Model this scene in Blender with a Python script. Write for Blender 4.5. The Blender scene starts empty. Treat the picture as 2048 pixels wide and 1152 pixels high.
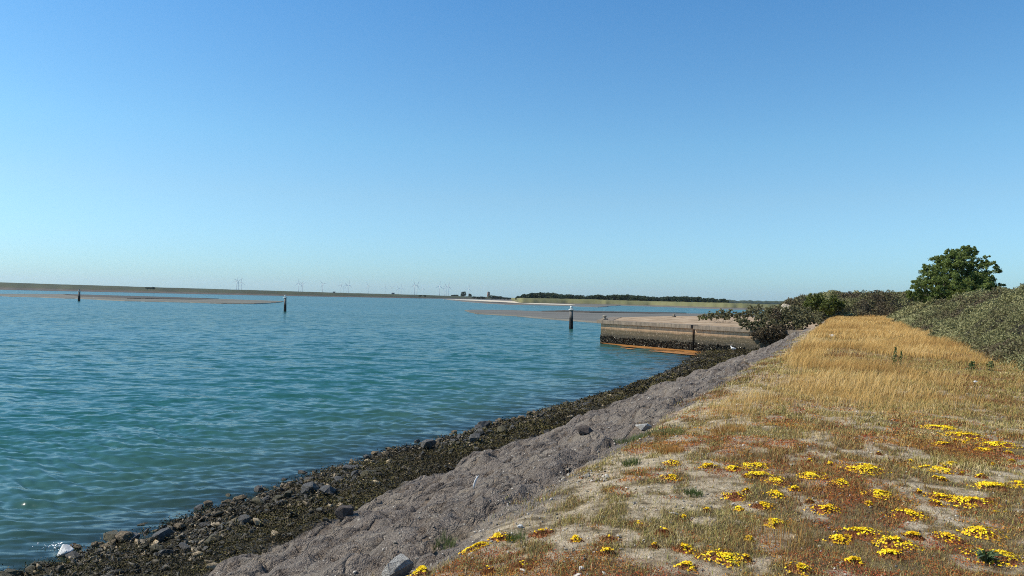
import bpy, bmesh, math, random
import numpy as np
from mathutils import Vector, Matrix

random.seed(7); RNG = np.random.default_rng(7)
SC = bpy.context.scene
COL = SC.collection
# ------------------------------------------------------------------ camera
F = 1480.0                 # focal length in photo pixels (2048 wide)
CH = 4.15                  # eye height above the water
HOR0, HSL = 573.5, 0.0214  # horizon row at the left border, slope per pixel
def hor(px): return HOR0 + HSL*px
ROLL = math.atan(HSL); PITCH = math.atan((hor(1024)-576)*math.cos(ROLL)/F)
cam_d = bpy.data.cameras.new('camera'); cam = bpy.data.objects.new('camera', cam_d); COL.objects.link(cam)
cam_d.sensor_width = 36; cam_d.lens = 36*F/2048; cam_d.clip_start = 0.1; cam_d.clip_end = 40000
fw = Vector((0, math.cos(PITCH), math.sin(PITCH)))
up0 = Vector((0, -math.sin(PITCH), math.cos(PITCH))); rt0 = Vector((1, 0, 0))
rt = rt0*math.cos(ROLL) + up0*math.sin(ROLL); up = up0*math.cos(ROLL) - rt0*math.sin(ROLL)
cam.matrix_world = Matrix(((rt.x, up.x, -fw.x, 0), (rt.y, up.y, -fw.y, 0), (rt.z, up.z, -fw.z, CH), (0, 0, 0, 1)))
SC.camera = cam
def ray(px, py): return fw + rt*((px-1024)/F) + up*((576-py)/F)
def onz(px, py, z=0.0):                     # where the line of sight meets the level z
    r = ray(px, py); t = (z-CH)/r.z
    return Vector((r.x*t, r.y*t, z))
def atd(px, d, z=0.0):                      # a place at depth d along the bearing of pixel column px
    r = ray(px, hor(px)); return Vector((r.x/r.y*d, d, z))
def zat(px, py, d):                         # height seen at that pixel at depth d
    r = ray(px, py); return CH + r.z/r.y*d
# ------------------------------------------------------------------ world, sun, exposure
SUN_EL = math.radians(46); SUN_AZ = math.radians(-88)    # azimuth from +Y, clockwise
w = bpy.data.worlds.new('World'); SC.world = w; w.use_nodes = True
nt = w.node_tree; nt.nodes.clear()
sky = nt.nodes.new('ShaderNodeTexSky'); sky.sky_type = 'NISHITA'; sky.sun_disc = False
sky.sun_elevation = SUN_EL; sky.sun_rotation = SUN_AZ
sky.air_density = 1.0; sky.dust_density = 0.6; sky.ozone_density = 2.0
bg = nt.nodes.new('ShaderNodeBackground'); bg.inputs['Strength'].default_value = 0.13*1.4/1.231   # the tint below divides by 1.4
wo = nt.nodes.new('ShaderNodeOutputWorld')
tcw = nt.nodes.new('ShaderNodeTexCoord'); sxw = nt.nodes.new('ShaderNodeSeparateXYZ'); nt.links.new(tcw.outputs['Generated'], sxw.inputs[0])
rw = nt.nodes.new('ShaderNodeValToRGB'); er = rw.color_ramp.elements
for _k in range(4): er.new(.5)
for _e, (_p, _c) in zip(er, ((0.0, (.61, 1.0, 1.38)), (.05, (.64, .99, 1.30)), (.13, (.74, 1.03, 1.17)), (.2, (.70, 1.09, 1.22)), (.37, (.52, 1.01, 1.29)), (1.0, (.50, .98, 1.30)))): _e.position = _p; _e.color = (_c[0]/1.4, _c[1]/1.4, _c[2]/1.4, 1)
nt.links.new(sxw.outputs[2], rw.inputs[0])
mw = nt.nodes.new('ShaderNodeMix'); mw.data_type = 'RGBA'; mw.blend_type = 'MULTIPLY'; mw.inputs[0].default_value = 1.0
nt.links.new(sky.outputs[0], mw.inputs[6]); nt.links.new(rw.outputs[0], mw.inputs[7]); nt.links.new(mw.outputs[2], bg.inputs['Color']); nt.links.new(bg.outputs[0], wo.inputs['Surface'])
sd = bpy.data.lights.new('sun', 'SUN'); sd.energy = 5.0; sd.angle = math.radians(0.53); sd.color = (1.0, 0.925, 0.79)
sun = bpy.data.objects.new('sun', sd); COL.objects.link(sun)
sdir = Vector((math.sin(SUN_AZ)*math.cos(SUN_EL), math.cos(SUN_AZ)*math.cos(SUN_EL), math.sin(SUN_EL)))
sun.rotation_euler = sdir.to_track_quat('Z', 'Y').to_euler(); sun.location = (-20, 0, 60)
SC.view_settings.view_transform = 'Standard'; SC.view_settings.look = 'None'
SC.view_settings.exposure = 0.3; SC.view_settings.gamma = 1.0
SC.render.engine = 'CYCLES'; SC.cycles.use_denoising = False; SC.render.filter_size = 1.0; SC.cycles.filter_width = 1.0; SC.cycles.sample_clamp_indirect = 4.0
# ------------------------------------------------------------------ helpers
def tag(o, label=None, cat=None, group=None, kind=None):
    if label: o['label'] = label
    if cat: o['category'] = cat
    if group: o['group'] = group
    if kind: o['kind'] = kind
    return o
def empty(name, loc, label, cat, group=None, rz=0.0, sc=1.0):
    o = bpy.data.objects.new(name, None); COL.objects.link(o); o.location = loc
    o.rotation_euler = (0, 0, rz); o.scale = (sc, sc, sc); o.empty_display_size = 0.1
    return tag(o, label, cat, group)
def link(name, me, mat=None, parent=None):
    o = bpy.data.objects.new(name, me); COL.objects.link(o)
    if mat is not None and not me.materials: me.materials.append(mat)
    if parent is not None: o.parent = parent
    return o
def np_mesh(name, verts, polys, attrs=None, smooth=False):
    """verts (N,3); polys: list of int arrays (M,k); attrs {name: (N,)}"""
    me = bpy.data.meshes.new(name); verts = np.asarray(verts, np.float32)
    me.vertices.add(len(verts)); me.vertices.foreach_set('co', verts.ravel())
    polys = [np.asarray(p, np.int32) for p in polys if len(p)]
    tot = sum(p.size for p in polys); npoly = sum(len(p) for p in polys)
    me.loops.add(tot); me.polygons.add(npoly)
    me.loops.foreach_set('vertex_index', np.concatenate([p.ravel() for p in polys]))
    ls = []; st = 0
    for p in polys:
        k = p.shape[1]; ls.append(np.arange(len(p), dtype=np.int32)*k + st); st += p.size
    me.polygons.foreach_set('loop_start', np.concatenate(ls))
    if smooth: me.polygons.foreach_set('use_smooth', np.ones(npoly, bool))
    me.update(calc_edges=True)
    for k, a in (attrs or {}).items():
        at = me.attributes.new(k, 'FLOAT', 'POINT'); at.data.foreach_set('value', np.asarray(a, np.float32))
    return me
def grid_polys(nr, nc):
    i = np.arange(nr-1)[:, None]*nc + np.arange(nc-1)[None, :]
    i = i.ravel(); return np.stack([i, i+1, i+nc+1, i+nc], 1)
def sstep(a, b, x):
    t = np.clip((x-a)/(b-a), 0, 1); return t*t*(3-2*t)
def _h(ix, iy, seed):
    n = (ix.astype(np.int64)*374761393 + iy.astype(np.int64)*668265263 + seed*1442695041) & 0xffffffff
    n = ((n ^ (n >> 13))*1274126177) & 0xffffffff
    return ((n ^ (n >> 16)) & 0xffff)/65535.0
def vnoise(x, y, seed=0):
    x = np.asarray(x, float); y = np.asarray(y, float)
    ix = np.floor(x); iy = np.floor(y); fx = x-ix; fy = y-iy
    fx = fx*fx*fx*(fx*(fx*6-15)+10); fy = fy*fy*fy*(fy*(fy*6-15)+10)
    a = _h(ix, iy, seed); b = _h(ix+1, iy, seed); c = _h(ix, iy+1, seed); d = _h(ix+1, iy+1, seed)
    return (a+(b-a)*fx)*(1-fy) + (c+(d-c)*fx)*fy
def fbm(x, y, seed=0, o=4):
    t = 0; a = 0.5; n = 0
    for k in range(o):
        t = t + a*vnoise(x*2**k+k*17.3, y*2**k-k*9.1, seed+k); n += a; a *= 0.5
    return t/n            # 0..1
# ---- materials
def M(name):
    m = bpy.data.materials.new(name); m.use_nodes = True; m.node_tree.nodes.clear(); return m
class NT:
    def __init__(s, m): s.t = m.node_tree; s.m = m
    def n(s, typ, **kw):
        nd = s.t.nodes.new(typ)
        for k, v in kw.items():
            if k.startswith('i_'):
                key = k[2:]; key = int(key) if key.isdigit() else key.replace('_', ' ')
                nd.inputs[key].default_value = v
            else: setattr(nd, k, v)
        return nd
    def l(s, a, b): s.t.links.new(a, b)
    def noise(s, scale, detail=4, rough=0.6, vec=None, dist=0.0):
        nd = s.n('ShaderNodeTexNoise'); nd.inputs['Scale'].default_value = scale
        nd.inputs['Detail'].default_value = detail; nd.inputs['Roughness'].default_value = rough
        nd.inputs['Distortion'].default_value = dist
        s.l(vec if vec is not None else s.pos(), nd.inputs['Vector']); return nd.outputs['Fac']
    def pos(s):
        if not hasattr(s, '_p'): s._p = s.n('ShaderNodeTexCoord').outputs['Object']
        return s._p
    def attr(s, name): return s.n('ShaderNodeAttribute', attribute_name=name).outputs['Fac']
    def ramp(s, fac, stops, interp='LINEAR'):
        nd = s.n('ShaderNodeValToRGB'); cr = nd.color_ramp; cr.interpolation = interp
        while len(cr.elements) < len(stops): cr.elements.new(0.5)
        for e, (p, c) in zip(cr.elements, stops):
            e.position = p; e.color = (c[0], c[1], c[2], 1) if not isinstance(c, (int, float)) else (c, c, c, 1)
        s.l(fac, nd.inputs[0]); return nd.outputs[0]
    def mix(s, fac, a, b, mode='MIX'):
        nd = s.n('ShaderNodeMix', data_type='RGBA', blend_type=mode)
        for sock, v in ((nd.inputs[0], fac), (nd.inputs[6], a), (nd.inputs[7], b)):
            if isinstance(v, (int, float)): sock.default_value = v
            elif isinstance(v, tuple): sock.default_value = (v[0], v[1], v[2], 1)
            else: s.l(v, sock)
        return nd.outputs[2]
    def math(s, op, a, b=None, c=None):
        nd = s.n('ShaderNodeMath', operation=op)
        for k, v in enumerate((a, b, c)):
            if v is None: continue
            if isinstance(v, (int, float)): nd.inputs[k].default_value = v
            else: s.l(v, nd.inputs[k])
        return nd.outputs[0]
    def bump(s, height, strength=0.5, dist=0.02, normal=None):
        nd = s.n('ShaderNodeBump'); nd.inputs['Strength'].default_value = strength; nd.inputs['Distance'].default_value = dist
        s.l(height, nd.inputs['Height'])
        if normal is not None: s.l(normal, nd.inputs['Normal'])
        return nd.outputs[0]
    def out(s, sh): s.l(sh, s.n('ShaderNodeOutputMaterial').inputs['Surface'])
    def princ(s, col, rough=0.8, normal=None, spec=0.3, metal=0.0, out=True):
        p = s.n('ShaderNodeBsdfPrincipled'); p.inputs['Roughness'].default_value = rough if isinstance(rough, (int, float)) else 0.5
        if not isinstance(rough, (int, float)): s.l(rough, p.inputs['Roughness'])
        p.inputs['Specular IOR Level'].default_value = spec; p.inputs['Metallic'].default_value = metal
        if isinstance(col, tuple): p.inputs['Base Color'].default_value = (*col, 1)
        else: s.l(col, p.inputs['Base Color'])
        if normal is not None: s.l(normal, p.inputs['Normal'])
        if out: s.out(p.outputs[0])
        return p.outputs[0]
def mat_var(name, c0, c1, scale=4.0, rough=0.8, bump=0.3, bdist=0.01, spec=0.3, c2=None):
    m = M(name); t = NT(m); f = t.noise(scale, 6, 0.65)
    stops = [(0.3, c0), (0.7, c1)] if c2 is None else [(0.28, c0), (0.5, c1), (0.72, c2)]
    col = t.ramp(f, stops); t.princ(col, rough, t.bump(t.noise(scale*4, 5), bump, bdist), spec); return m
def mat_leaf(name, c0, c1, c2, transl=0.3, rough=0.6):
    """leaf colour runs over the per-leaf 'tint'"""
    m = M(name); t = NT(m); col = t.ramp(t.attr('tint'), [(0.0, c0), (0.5, c1), (1.0, c2)])
    p = t.princ(col, rough, None, 0.25, out=False)
    tr = t.n('ShaderNodeBsdfTranslucent'); t.l(col, tr.inputs['Color'])
    mx = t.n('ShaderNodeMixShader'); mx.inputs[0].default_value = transl
    t.l(p, mx.inputs[1]); t.l(tr.outputs[0], mx.inputs[2]); t.out(mx.outputs[0]); return m
# ---- leaf and blade clouds
def unit(v): return v/np.maximum(np.linalg.norm(v, axis=1, keepdims=True), 1e-9)
def leaves(name, P, size, tint, aspect=0.45, up_bias=0.0, rng=RNG):
    """one small folded diamond per point"""
    n = len(P); a = unit(rng.normal(size=(n, 3))); b = rng.normal(size=(n, 3)); b[:, 2] += up_bias
    nrm = unit(b); a = unit(np.cross(nrm, a)); c = np.cross(nrm, a)
    size = np.broadcast_to(size, (n,))[:, None]
    v = np.empty((n, 4, 3)); v[:, 0] = P - a*size; v[:, 1] = P + c*size*aspect + nrm*size*0.15
    v[:, 2] = P + a*size; v[:, 3] = P - c*size*aspect + nrm*size*0.15
    idx = np.arange(n*4).reshape(n, 4)
    return np_mesh(name, v.reshape(-1, 3), [idx], {'tint': np.repeat(tint, 4)})
def blades(name, P, h, width, lean, ldir, tint, curl=0.5):
    """grass blades: base pair, middle pair, tip"""
    n = len(P); th = RNG.uniform(0, 2*np.pi, n); side = np.stack([np.cos(th), np.sin(th), 0*th], 1)
    h = np.broadcast_to(h, (n,))[:, None]; width = np.broadcast_to(width, (n,))[:, None]; lean = np.broadcast_to(lean, (n,))[:, None]
    L = unit(ldir); z = np.array([0, 0, 1.0])
    mid = P + z*h*0.55 + L*h*lean*curl*0.45; tip = P + z*h*(1-0.25*lean**2) + L*h*lean
    v = np.empty((n, 5, 3)); v[:, 0] = P-side*width*.5; v[:, 1] = P+side*width*.5
    v[:, 2] = mid+side*width*.42; v[:, 3] = mid-side*width*.42; v[:, 4] = tip
    o = np.arange(n)[:, None]*5
    q = o+np.array([[0, 1, 2, 3]]); t3 = o+np.array([[3, 2, 4]])
    hh = np.tile(np.array([0, 0, .55, .55, 1.0]), n)
    return np_mesh(name, v.reshape(-1, 3), [q, t3], {'tint': np.repeat(tint, 5), 'hgt': hh})
# ---- bmesh bits
class MB:
    def __init__(s): s.bm = bmesh.new()
    def box(s, c, d, rz=0.0, bev=0.0):
        r = bmesh.ops.create_cube(s.bm, size=1.0); vs = r['verts']
        bmesh.ops.scale(s.bm, vec=d, verts=vs)
        if bev:
            es = list({e for v in vs for e in v.link_edges})
            r2 = bmesh.ops.bevel(s.bm, geom=es, offset=bev, segments=2, affect='EDGES', clamp_overlap=True); vs = list({v for f in r2['faces'] for v in f.verts} | {v for v in vs if v.is_valid})
        if rz: bmesh.ops.rotate(s.bm, matrix=Matrix.Rotation(rz, 3, 'Z'), verts=vs)
        bmesh.ops.translate(s.bm, vec=c, verts=vs); return s
    def lathe(s, prof, seg=14, c=(0, 0, 0)):
        rings = []
        for r, z in prof:
            rings.append([s.bm.verts.new((c[0]+r*math.cos(2*math.pi*k/seg), c[1]+r*math.sin(2*math.pi*k/seg), c[2]+z)) for k in range(seg)])
        for a, b in zip(rings, rings[1:]):
            for k in range(seg): s.bm.faces.new((a[k], a[(k+1) % seg], b[(k+1) % seg], b[k]))
        s.bm.faces.new(rings[0][::-1]); s.bm.faces.new(rings[-1]); return s
    def tube(s, pts, rad, seg=8):
        pts = [Vector(p) for p in pts]; rings = []
        for i, p in enumerate(pts):
            d = (pts[min(i+1, len(pts)-1)]-pts[max(i-1, 0)]).normalized()
            a = d.orthogonal().normalized(); b = d.cross(a); r = rad[i]
            ref = Vector((0.3, 1, 0.2)); a = (ref-d*ref.dot(d)).normalized(); b = d.cross(a)
            rings.append([s.bm.verts.new(p+(a*math.cos(2*math.pi*k/seg)+b*math.sin(2*math.pi*k/seg))*r) for k in range(seg)])
        for a, b in zip(rings, rings[1:]):
            for k in range(seg): s.bm.faces.new((a[k], a[(k+1) % seg], b[(k+1) % seg], b[k]))
        s.bm.faces.new(rings[0][::-1]); s.bm.faces.new(rings[-1]); return s
    def poly(s, pts, z0, z1):
        a = [s.bm.verts.new((p[0], p[1], z0)) for p in pts]; b = [s.bm.verts.new((p[0], p[1], z1)) for p in pts]
        n = len(pts); s.bm.faces.new(a[::-1]); s.bm.faces.new(b)
        for k in range(n): s.bm.faces.new((a[k], a[(k+1) % n], b[(k+1) % n], b[k]))
        bmesh.ops.recalc_face_normals(s.bm, faces=s.bm.faces[:]); return s
    def mesh(s, name, smooth=False):
        me = bpy.data.meshes.new(name); bmesh.ops.recalc_face_normals(s.bm, faces=s.bm.faces[:])
        for f in s.bm.faces: f.smooth = smooth
        s.bm.to_mesh(me); s.bm.free(); return me
def rock_mesh(name, seed, sx=1, sy=1, sz=0.7, n=18, bev=0.06, sub=True):
    r = random.Random(seed); bm = bmesh.new()
    for k in range(n):
        v = Vector((r.gauss(0, 1), r.gauss(0, 1), r.gauss(0, 1))).normalized()*r.uniform(0.4, 0.52)
        bm.verts.new((v.x*sx, v.y*sy, v.z*sz))
    g = bmesh.ops.convex_hull(bm, input=bm.verts[:])
    bmesh.ops.delete(bm, geom=[e for e in g['geom_interior'] if isinstance(e, bmesh.types.BMVert)], context='VERTS')
    bmesh.ops.dissolve_limit(bm, angle_limit=0.25, verts=bm.verts[:], edges=bm.edges[:])
    bmesh.ops.bevel(bm, geom=bm.edges[:], offset=bev*0.5, segments=1, affect='EDGES', clamp_overlap=True)
    bmesh.ops.triangulate(bm, faces=bm.faces[:])
    if sub:
        bmesh.ops.subdivide_edges(bm, edges=bm.edges[:], cuts=1, use_grid_fill=True)
        for v in bm.verts: v.co += Vector((r.gauss(0, 1), r.gauss(0, 1), r.gauss(0, 1)))*0.008
    me = bpy.data.meshes.new(name); bmesh.ops.recalc_face_normals(bm, faces=bm.faces[:]); bm.to_mesh(me); bm.free(); return me

# ------------------------------------------------------------------ bank frame: s along the shore, n to the left (water side)
TH = math.atan((1700-1024)/F); SD = (math.sin(TH), math.cos(TH)); SN = (-math.cos(TH), math.sin(TH))
def sn2xy(s, n): return s*SD[0]+n*SN[0], s*SD[1]+n*SN[1]
def xy2sn(x, y): return x*SD[0]+y*SD[1], x*SN[0]+y*SN[1]
HB = 2.5
def n_toe(s): return np.interp(s, [-20, 6, 12, 30, 45, 65, 120], [7.1, 7.1, 7.4, 7.0, 6.3, 5.2, 5.2])
def n_wat(s): return np.interp(s, [-20, 5, 9, 15, 23, 34, 45, 60, 66, 72, 90, 150], [10.9, 10.9, 10.9, 11.1, 10.3, 9.6, 9.6, 11.0, 12.0, 12, 14, 20])
def n_bush(s): return np.interp(s, [-30, 8, 15, 22, 30, 60, 90, 140], [-9, -8, -6.2, -4.3, -3.9, -3.5, -3.3, -3.3])
_r = np.random.default_rng(3)
DOM = []
for k in range(420):     # rounded lumps of the poured stone slope
    s_ = 3.5 + 60*_r.random()**2.2; n_ = 2.9 + _r.random()*(n_toe(s_)-2.9)
    R_ = _r.uniform(.12, .48)*(1+s_/60)
    DOM.append((s_, n_, R_*_r.uniform(.8, 1.7), R_*_r.uniform(.6, 1.0), R_*_r.uniform(.35, .8), _r.uniform(-.6, .6)))
def ground_z(s, n):
    s = np.asarray(s, float); n = np.asarray(n, float)
    nt_, nw_ = n_toe(s), n_wat(s)
    wob = (fbm(s*.35, n*.35, 11)-.5)
    e = 2.35 + 0.5*wob
    z = np.where(n < e, HB + 0.0*n, 0)
    t1 = (n-e)/(nt_-e); z1 = HB + (0.62-HB)*(t1 + 0.06*np.sin(t1*np.pi))
    t2 = (n-nt_)/(nw_-nt_); z2 = 0.62*(1-t2)
    z3 = -(n-nw_)*0.16
    z = np.where(n < e, HB, np.where(n < nt_, z1, np.where(n < nw_, z2, np.maximum(z3, -3.0))))
    # soft shoulder
    z = z - 0.10*np.exp(-((n-e)/0.5)**2)
    plat = sstep(2.6, 1.2, n)
    z = z + plat*(0.10*(fbm(s*.5, n*.5, 21)-.5) + 0.05*(fbm(s*2.2, n*2.2, 22)-.5))
    z = z + plat*0.25*sstep(25, 85, s)
    # dune under the thicket
    u = n_bush(s)-n
    z = z + 1.6*sstep(0.5, 7, u)
    z = z + 1.3*sstep(86, 96, s)*sstep(9.5, 4, n)
    slope = sstep(2.3, 3.0, n)*sstep(0.3, -0.3, n-nt_)
    d = np.zeros_like(z)
    for (a, b, ra, rb, hh, rot) in DOM:
        m = (np.abs(s-a) < ra*1.5) & (np.abs(n-b) < ra*1.5)
        if not m.any(): continue
        ds = s[m]-a; dn = n[m]-b; c_, s_ = math.cos(rot), math.sin(rot)
        q = ((ds*c_+dn*s_)/ra)**2 + ((-ds*s_+dn*c_)/rb)**2
        d[m] = np.maximum(d[m], hh*np.sqrt(np.clip(1-q, 0, 1)))
    rg_ = 1-np.abs(2*fbm(s*2.2, n*2.2, 34, 4)-1); rough = 0.16*(fbm(s*1.3, n*1.3, 31)-.5) + 0.15*(fbm(s*3.4, n*3.4, 32)-.5) + 0.085*(fbm(s*9, n*9, 33, 3)-.5) - .10*sstep(.86, 1.0, rg_)
    z = z + slope*(d*0.52 + rough - 0.04)
    weed = sstep(-.3, .3, n-nt_)*sstep(.7, -.4, n-nw_)
    z = z + weed*(0.26*(fbm(s*1.1, n*1.1, 41)-.5) + 0.16*(fbm(s*3.5, n*3.5, 42)-.5))
    return z
def gz(s, n): return float(ground_z(np.array([s]), np.array([n]))[0])
def on_bank(px, py):
    """march the line of sight of a pixel to the bank surface"""
    r = ray(px, py); t0 = None
    ts = np.concatenate([np.arange(2, 30, .02), np.arange(30, 140, .1)])
    x = r.x*ts; y = r.y*ts; z = CH+r.z*ts; s, n = xy2sn(x, y); g = ground_z(s, n)
    k = int(np.argmax(z < g))
    if not (z < g).any(): k = len(ts)-1
    return Vector((x[k], y[k], g[k])), s[k], n[k], ts[k]
# ------------------------------------------------------------------ ground sheet
def ssp():
    v = [-14.0]
    while v[-1] < 3: v.append(v[-1]+0.35)
    while v[-1] < 160: v.append(v[-1]+max(0.045, v[-1]*0.0065))
    return np.array(v)
def nsp():
    a = list(np.arange(-5.5, 12.6, 0.05)); st = .05; x = 12.6
    while x < 60: a.append(x); st *= 1.12; x += st
    st = .05; x = -5.5; lo = []
    while x > -160: st *= 1.10; x -= st; lo.append(x)
    return np.array(lo[::-1]+a)
S_, N_ = ssp(), nsp()
SS, NN = np.meshgrid(S_, N_, indexing='ij'); sf, nf = SS.ravel(), NN.ravel()
zf = ground_z(sf, nf); xf, yf = sn2xy(sf, nf)
wob = fbm(sf*.8, nf*.8, 51)-.5; wob2 = fbm(sf*3, nf*3, 52)-.5
m_rock = sstep(2.0, 2.75, nf + 1.9*wob + .9*wob2)
m_weed = sstep(-.22, .22, nf - n_toe(sf) + 0.5*wob2+.3*wob)
gold = .75*sstep(10, 24, sf+6*wob)*sstep(2.4, 1.4, nf+1.0*wob)
sandn = .25*fbm(sf*.8, nf*1.1, 60, 3)+.75*fbm(sf*3.0, nf*4.2, 61, 5)
sand = np.clip(sstep(.54, .60, sandn + .13*np.exp(-((nf-1.7)/1.0)**2) - .12*gold - 0.04*sstep(0, -4, nf)), 0, 1)
red = sstep(.50, .62, fbm(sf*1.4, nf*1.4, 62, 5))*(1-gold)
me = np_mesh('ground', np.stack([xf, yf, zf], 1), [grid_polys(len(S_), len(N_))[:, ::-1]],
             {'rock': m_rock, 'weed': m_weed, 'gold': gold, 'sand': sand, 'red': red}, True)
m = M('bank_ground'); t = NT(m)
fine = t.noise(40, 6, .7); mid = t.noise(6, 6, .65); vfine = t.noise(150, 3, .7); big = t.noise(1.2, 4, .6)
turf = t.ramp(mid, [(.3, (.085, .056, .024)), (.5, (.17, .122, .05)), (.7, (.27, .205, .095))])
turf = t.mix(t.ramp(fine, [(.5, 0.0), (.68, .8)]), turf, (.34, .27, .17))
sandc = t.ramp(fine, [(.3, (.44, .335, .22)), (.6, (.70, .58, .41))])
sandc = t.mix(t.ramp(t.noise(90, 3, .7), [(.36, .75), (.47, 0.0)]), sandc, (.17, .115, .06))
turf = t.mix(t.math('MULTIPLY', t.attr('sand'), t.ramp(mid, [(.36, .1), (.58, 1.0)])), turf, sandc)
redf = t.math('MULTIPLY', t.attr('red'), t.ramp(fine, [(.45, 0.0), (.6, .8)]))
turf = t.mix(redf, turf, (.19, .06, .03))
straw = t.ramp(fine, [(.3, (.17, .10, .035)), (.6, (.36, .23, .09))])
turf = t.mix(t.math('MULTIPLY', t.attr('gold'), .85), turf, straw)
vo = t.n('ShaderNodeTexVoronoi'); vo.inputs['Scale'].default_value = 26; t.l(t.pos(), vo.inputs['Vector']); vo2 = t.n('ShaderNodeTexVoronoi'); vo2.inputs['Scale'].default_value = 70; t.l(t.pos(), vo2.inputs['Vector'])
wv = t.n('ShaderNodeVectorMath', operation='ADD'); nz_ = t.n('ShaderNodeTexNoise'); nz_.inputs['Scale'].default_value = 2.2; t.l(t.pos(), nz_.inputs['Vector'])
t.l(t.pos(), wv.inputs[0]); t.l(nz_.outputs['Color'], wv.inputs[1])
ck = t.n('ShaderNodeTexVoronoi', feature='DISTANCE_TO_EDGE'); ck.inputs['Scale'].default_value = 1.5; t.l(wv.outputs[0], ck.inputs['Vector'])
crack = t.ramp(ck.outputs['Distance'], [(0.0, 1.0), (.035, .5), (.09, 0.0)])
rockc = t.ramp(mid, [(.28, (.125, .10, .082)), (.5, (.235, .195, .162)), (.72, (.33, .28, .23))])
rockc = t.mix(t.ramp(vfine, [(.40, 0.8), (.52, 0.0)]), rockc, (.05, .040, .037))
rockc = t.mix(t.ramp(t.noise(75, 2, .5), [(.62, 0.0), (.69, .9)]), rockc, (.46, .40, .34))
rockc = t.mix(t.math('MULTIPLY', crack, t.ramp(t.noise(1.7, 3, .6), [(.42, 0.0), (.55, .6)])), rockc, (.045, .035, .03))
rockc = t.mix(t.ramp(big, [(.52, 0.0), (.66, .6)]), rockc, (.30, .255, .205))
weedc = t.ramp(mid, [(.3, (.018, .014, .009)), (.52, (.045, .036, .018)), (.75, (.095, .072, .03))])
col = t.mix(t.attr('rock'), turf, rockc); col = t.mix(t.attr('weed'), col, weedc)
bh = t.math('ADD', t.math('MULTIPLY', mid, 1.2), t.math('ADD', t.math('MULTIPLY', fine, .5), t.math('MULTIPLY', vfine, .28)))
rg = t.math('SUBTRACT', .95, t.math('MULTIPLY', t.attr('weed'), .4))
bh = t.math('ADD', bh, t.math('MULTIPLY', t.attr('rock'), t.math('MULTIPLY', t.math('ADD', t.math('MULTIPLY', vo.outputs['Distance'], -.5), t.math('MULTIPLY', vo2.outputs['Distance'], -.35)), 1.0)))
bh = t.math('SUBTRACT', bh, t.math('MULTIPLY', t.attr('rock'), t.math('MULTIPLY', crack, .9)))
t.princ(col, rg, t.bump(bh, 1.0, .065), .25)
tag(link('ground', me, m), kind='structure')

# ------------------------------------------------------------------ water: real waves near, finer ripples in the surface
def build_water():
    rows = [3.0]
    while rows[-1] < 2600:
        r = rows[-1]; rows.append(r + min(max(r*r/(CH*740)*0.55, .03), 40))
    R = np.array(rows); az = np.radians(np.linspace(-80, 62, 1150))
    dR = np.gradient(R)
    RR, AA = np.meshgrid(R, az, indexing='ij'); X = RR*np.sin(AA); Y = RR*np.cos(AA); D = np.repeat(dR[:, None], len(az), 1)
    Z = np.zeros_like(X); rg = np.random.default_rng(5)
    wdir = math.radians(-102)     # waves run towards the near shore
    lams = np.geomspace(.16, 5.0, 90)
    wx = X + .8*(fbm(X*.13, Y*.13, 71, 2)-.5)*4; wy = Y + .8*(fbm(X*.13, Y*.13, 75, 2)-.5)*4
    gust = .65 + .7*fbm(X*.05, Y*.05, 79, 3)
    for L in lams:
        k = 2*np.pi/L; th = wdir + rg.normal(0, .55 if L < .8 else .32)
        slope = .052*(1.0 if .28 < L < .85 else .8 if L <= .28 else .26)
        a = slope/k
        ph = k*(wx*math.cos(th)+wy*math.sin(th)) + rg.uniform(0, 6.28)
        att = sstep(2.0, 3.6, L/D)
        sw = np.sin(ph); Z += a*att*(sw + .22*np.cos(2*ph))
    Z *= gust
    s, n = xy2sn(X, Y); shore = sstep(-.5, 4.0, n-n_wat(s)); 
    inside = (s > -20) & (s < 150)
    Z *= np.where(inside, .25+.75*shore, 1)
    dep = np.where(inside & (n < 60), -ground_z(s.ravel(), n.ravel()).reshape(s.shape), 3.0)
    return np_mesh('water', np.stack([X.ravel(), Y.ravel(), Z.ravel()], 1), [grid_polys(len(R), len(az))],
                   {'depth': dep.ravel()}, True)
m = M('sea_water'); t = NT(m)
pos = t.pos()
mp = t.n('ShaderNodeMapping'); mp.inputs['Rotation'].default_value = (0, 0, math.radians(12)); mp.inputs['Scale'].default_value = (.55, 1.25, 1)
t.l(pos, mp.inputs[0])
def slope_noise(scale, detail, kx, ky):
    nd = t.n('ShaderNodeTexNoise'); nd.inputs['Scale'].default_value = scale; nd.inputs['Detail'].default_value = detail; nd.inputs['Roughness'].default_value = .55
    t.l(mp.outputs[0], nd.inputs['Vector'])
    v1 = t.n('ShaderNodeVectorMath', operation='SUBTRACT'); t.l(nd.outputs['Color'], v1.inputs[0]); v1.inputs[1].default_value = (.5, .5, .5)
    v2 = t.n('ShaderNodeVectorMath', operation='MULTIPLY'); t.l(v1.outputs[0], v2.inputs[0]); v2.inputs[1].default_value = (kx, ky, 0)
    return v2.outputs[0]
def vadd(a_, b_):
    v = t.n('ShaderNodeVectorMath', operation='ADD'); t.l(a_, v.inputs[0]); t.l(b_, v.inputs[1]); return v.outputs[0]
geo = t.n('ShaderNodeNewGeometry')
rip = vadd(slope_noise(.6, 2, .20, .40), vadd(slope_noise(1.9, 2, .56, 1.10), slope_noise(8.0, 2, .34, .50)))
gk = t.ramp(t.noise(.02, 3, .6, mp.outputs[0]), [(.32, .45), (.5, .85), (.66, 1.15)])
rs = t.n('ShaderNodeVectorMath', operation='SCALE'); t.l(rip, rs.inputs[0]); t.l(gk, rs.inputs['Scale'])
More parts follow.
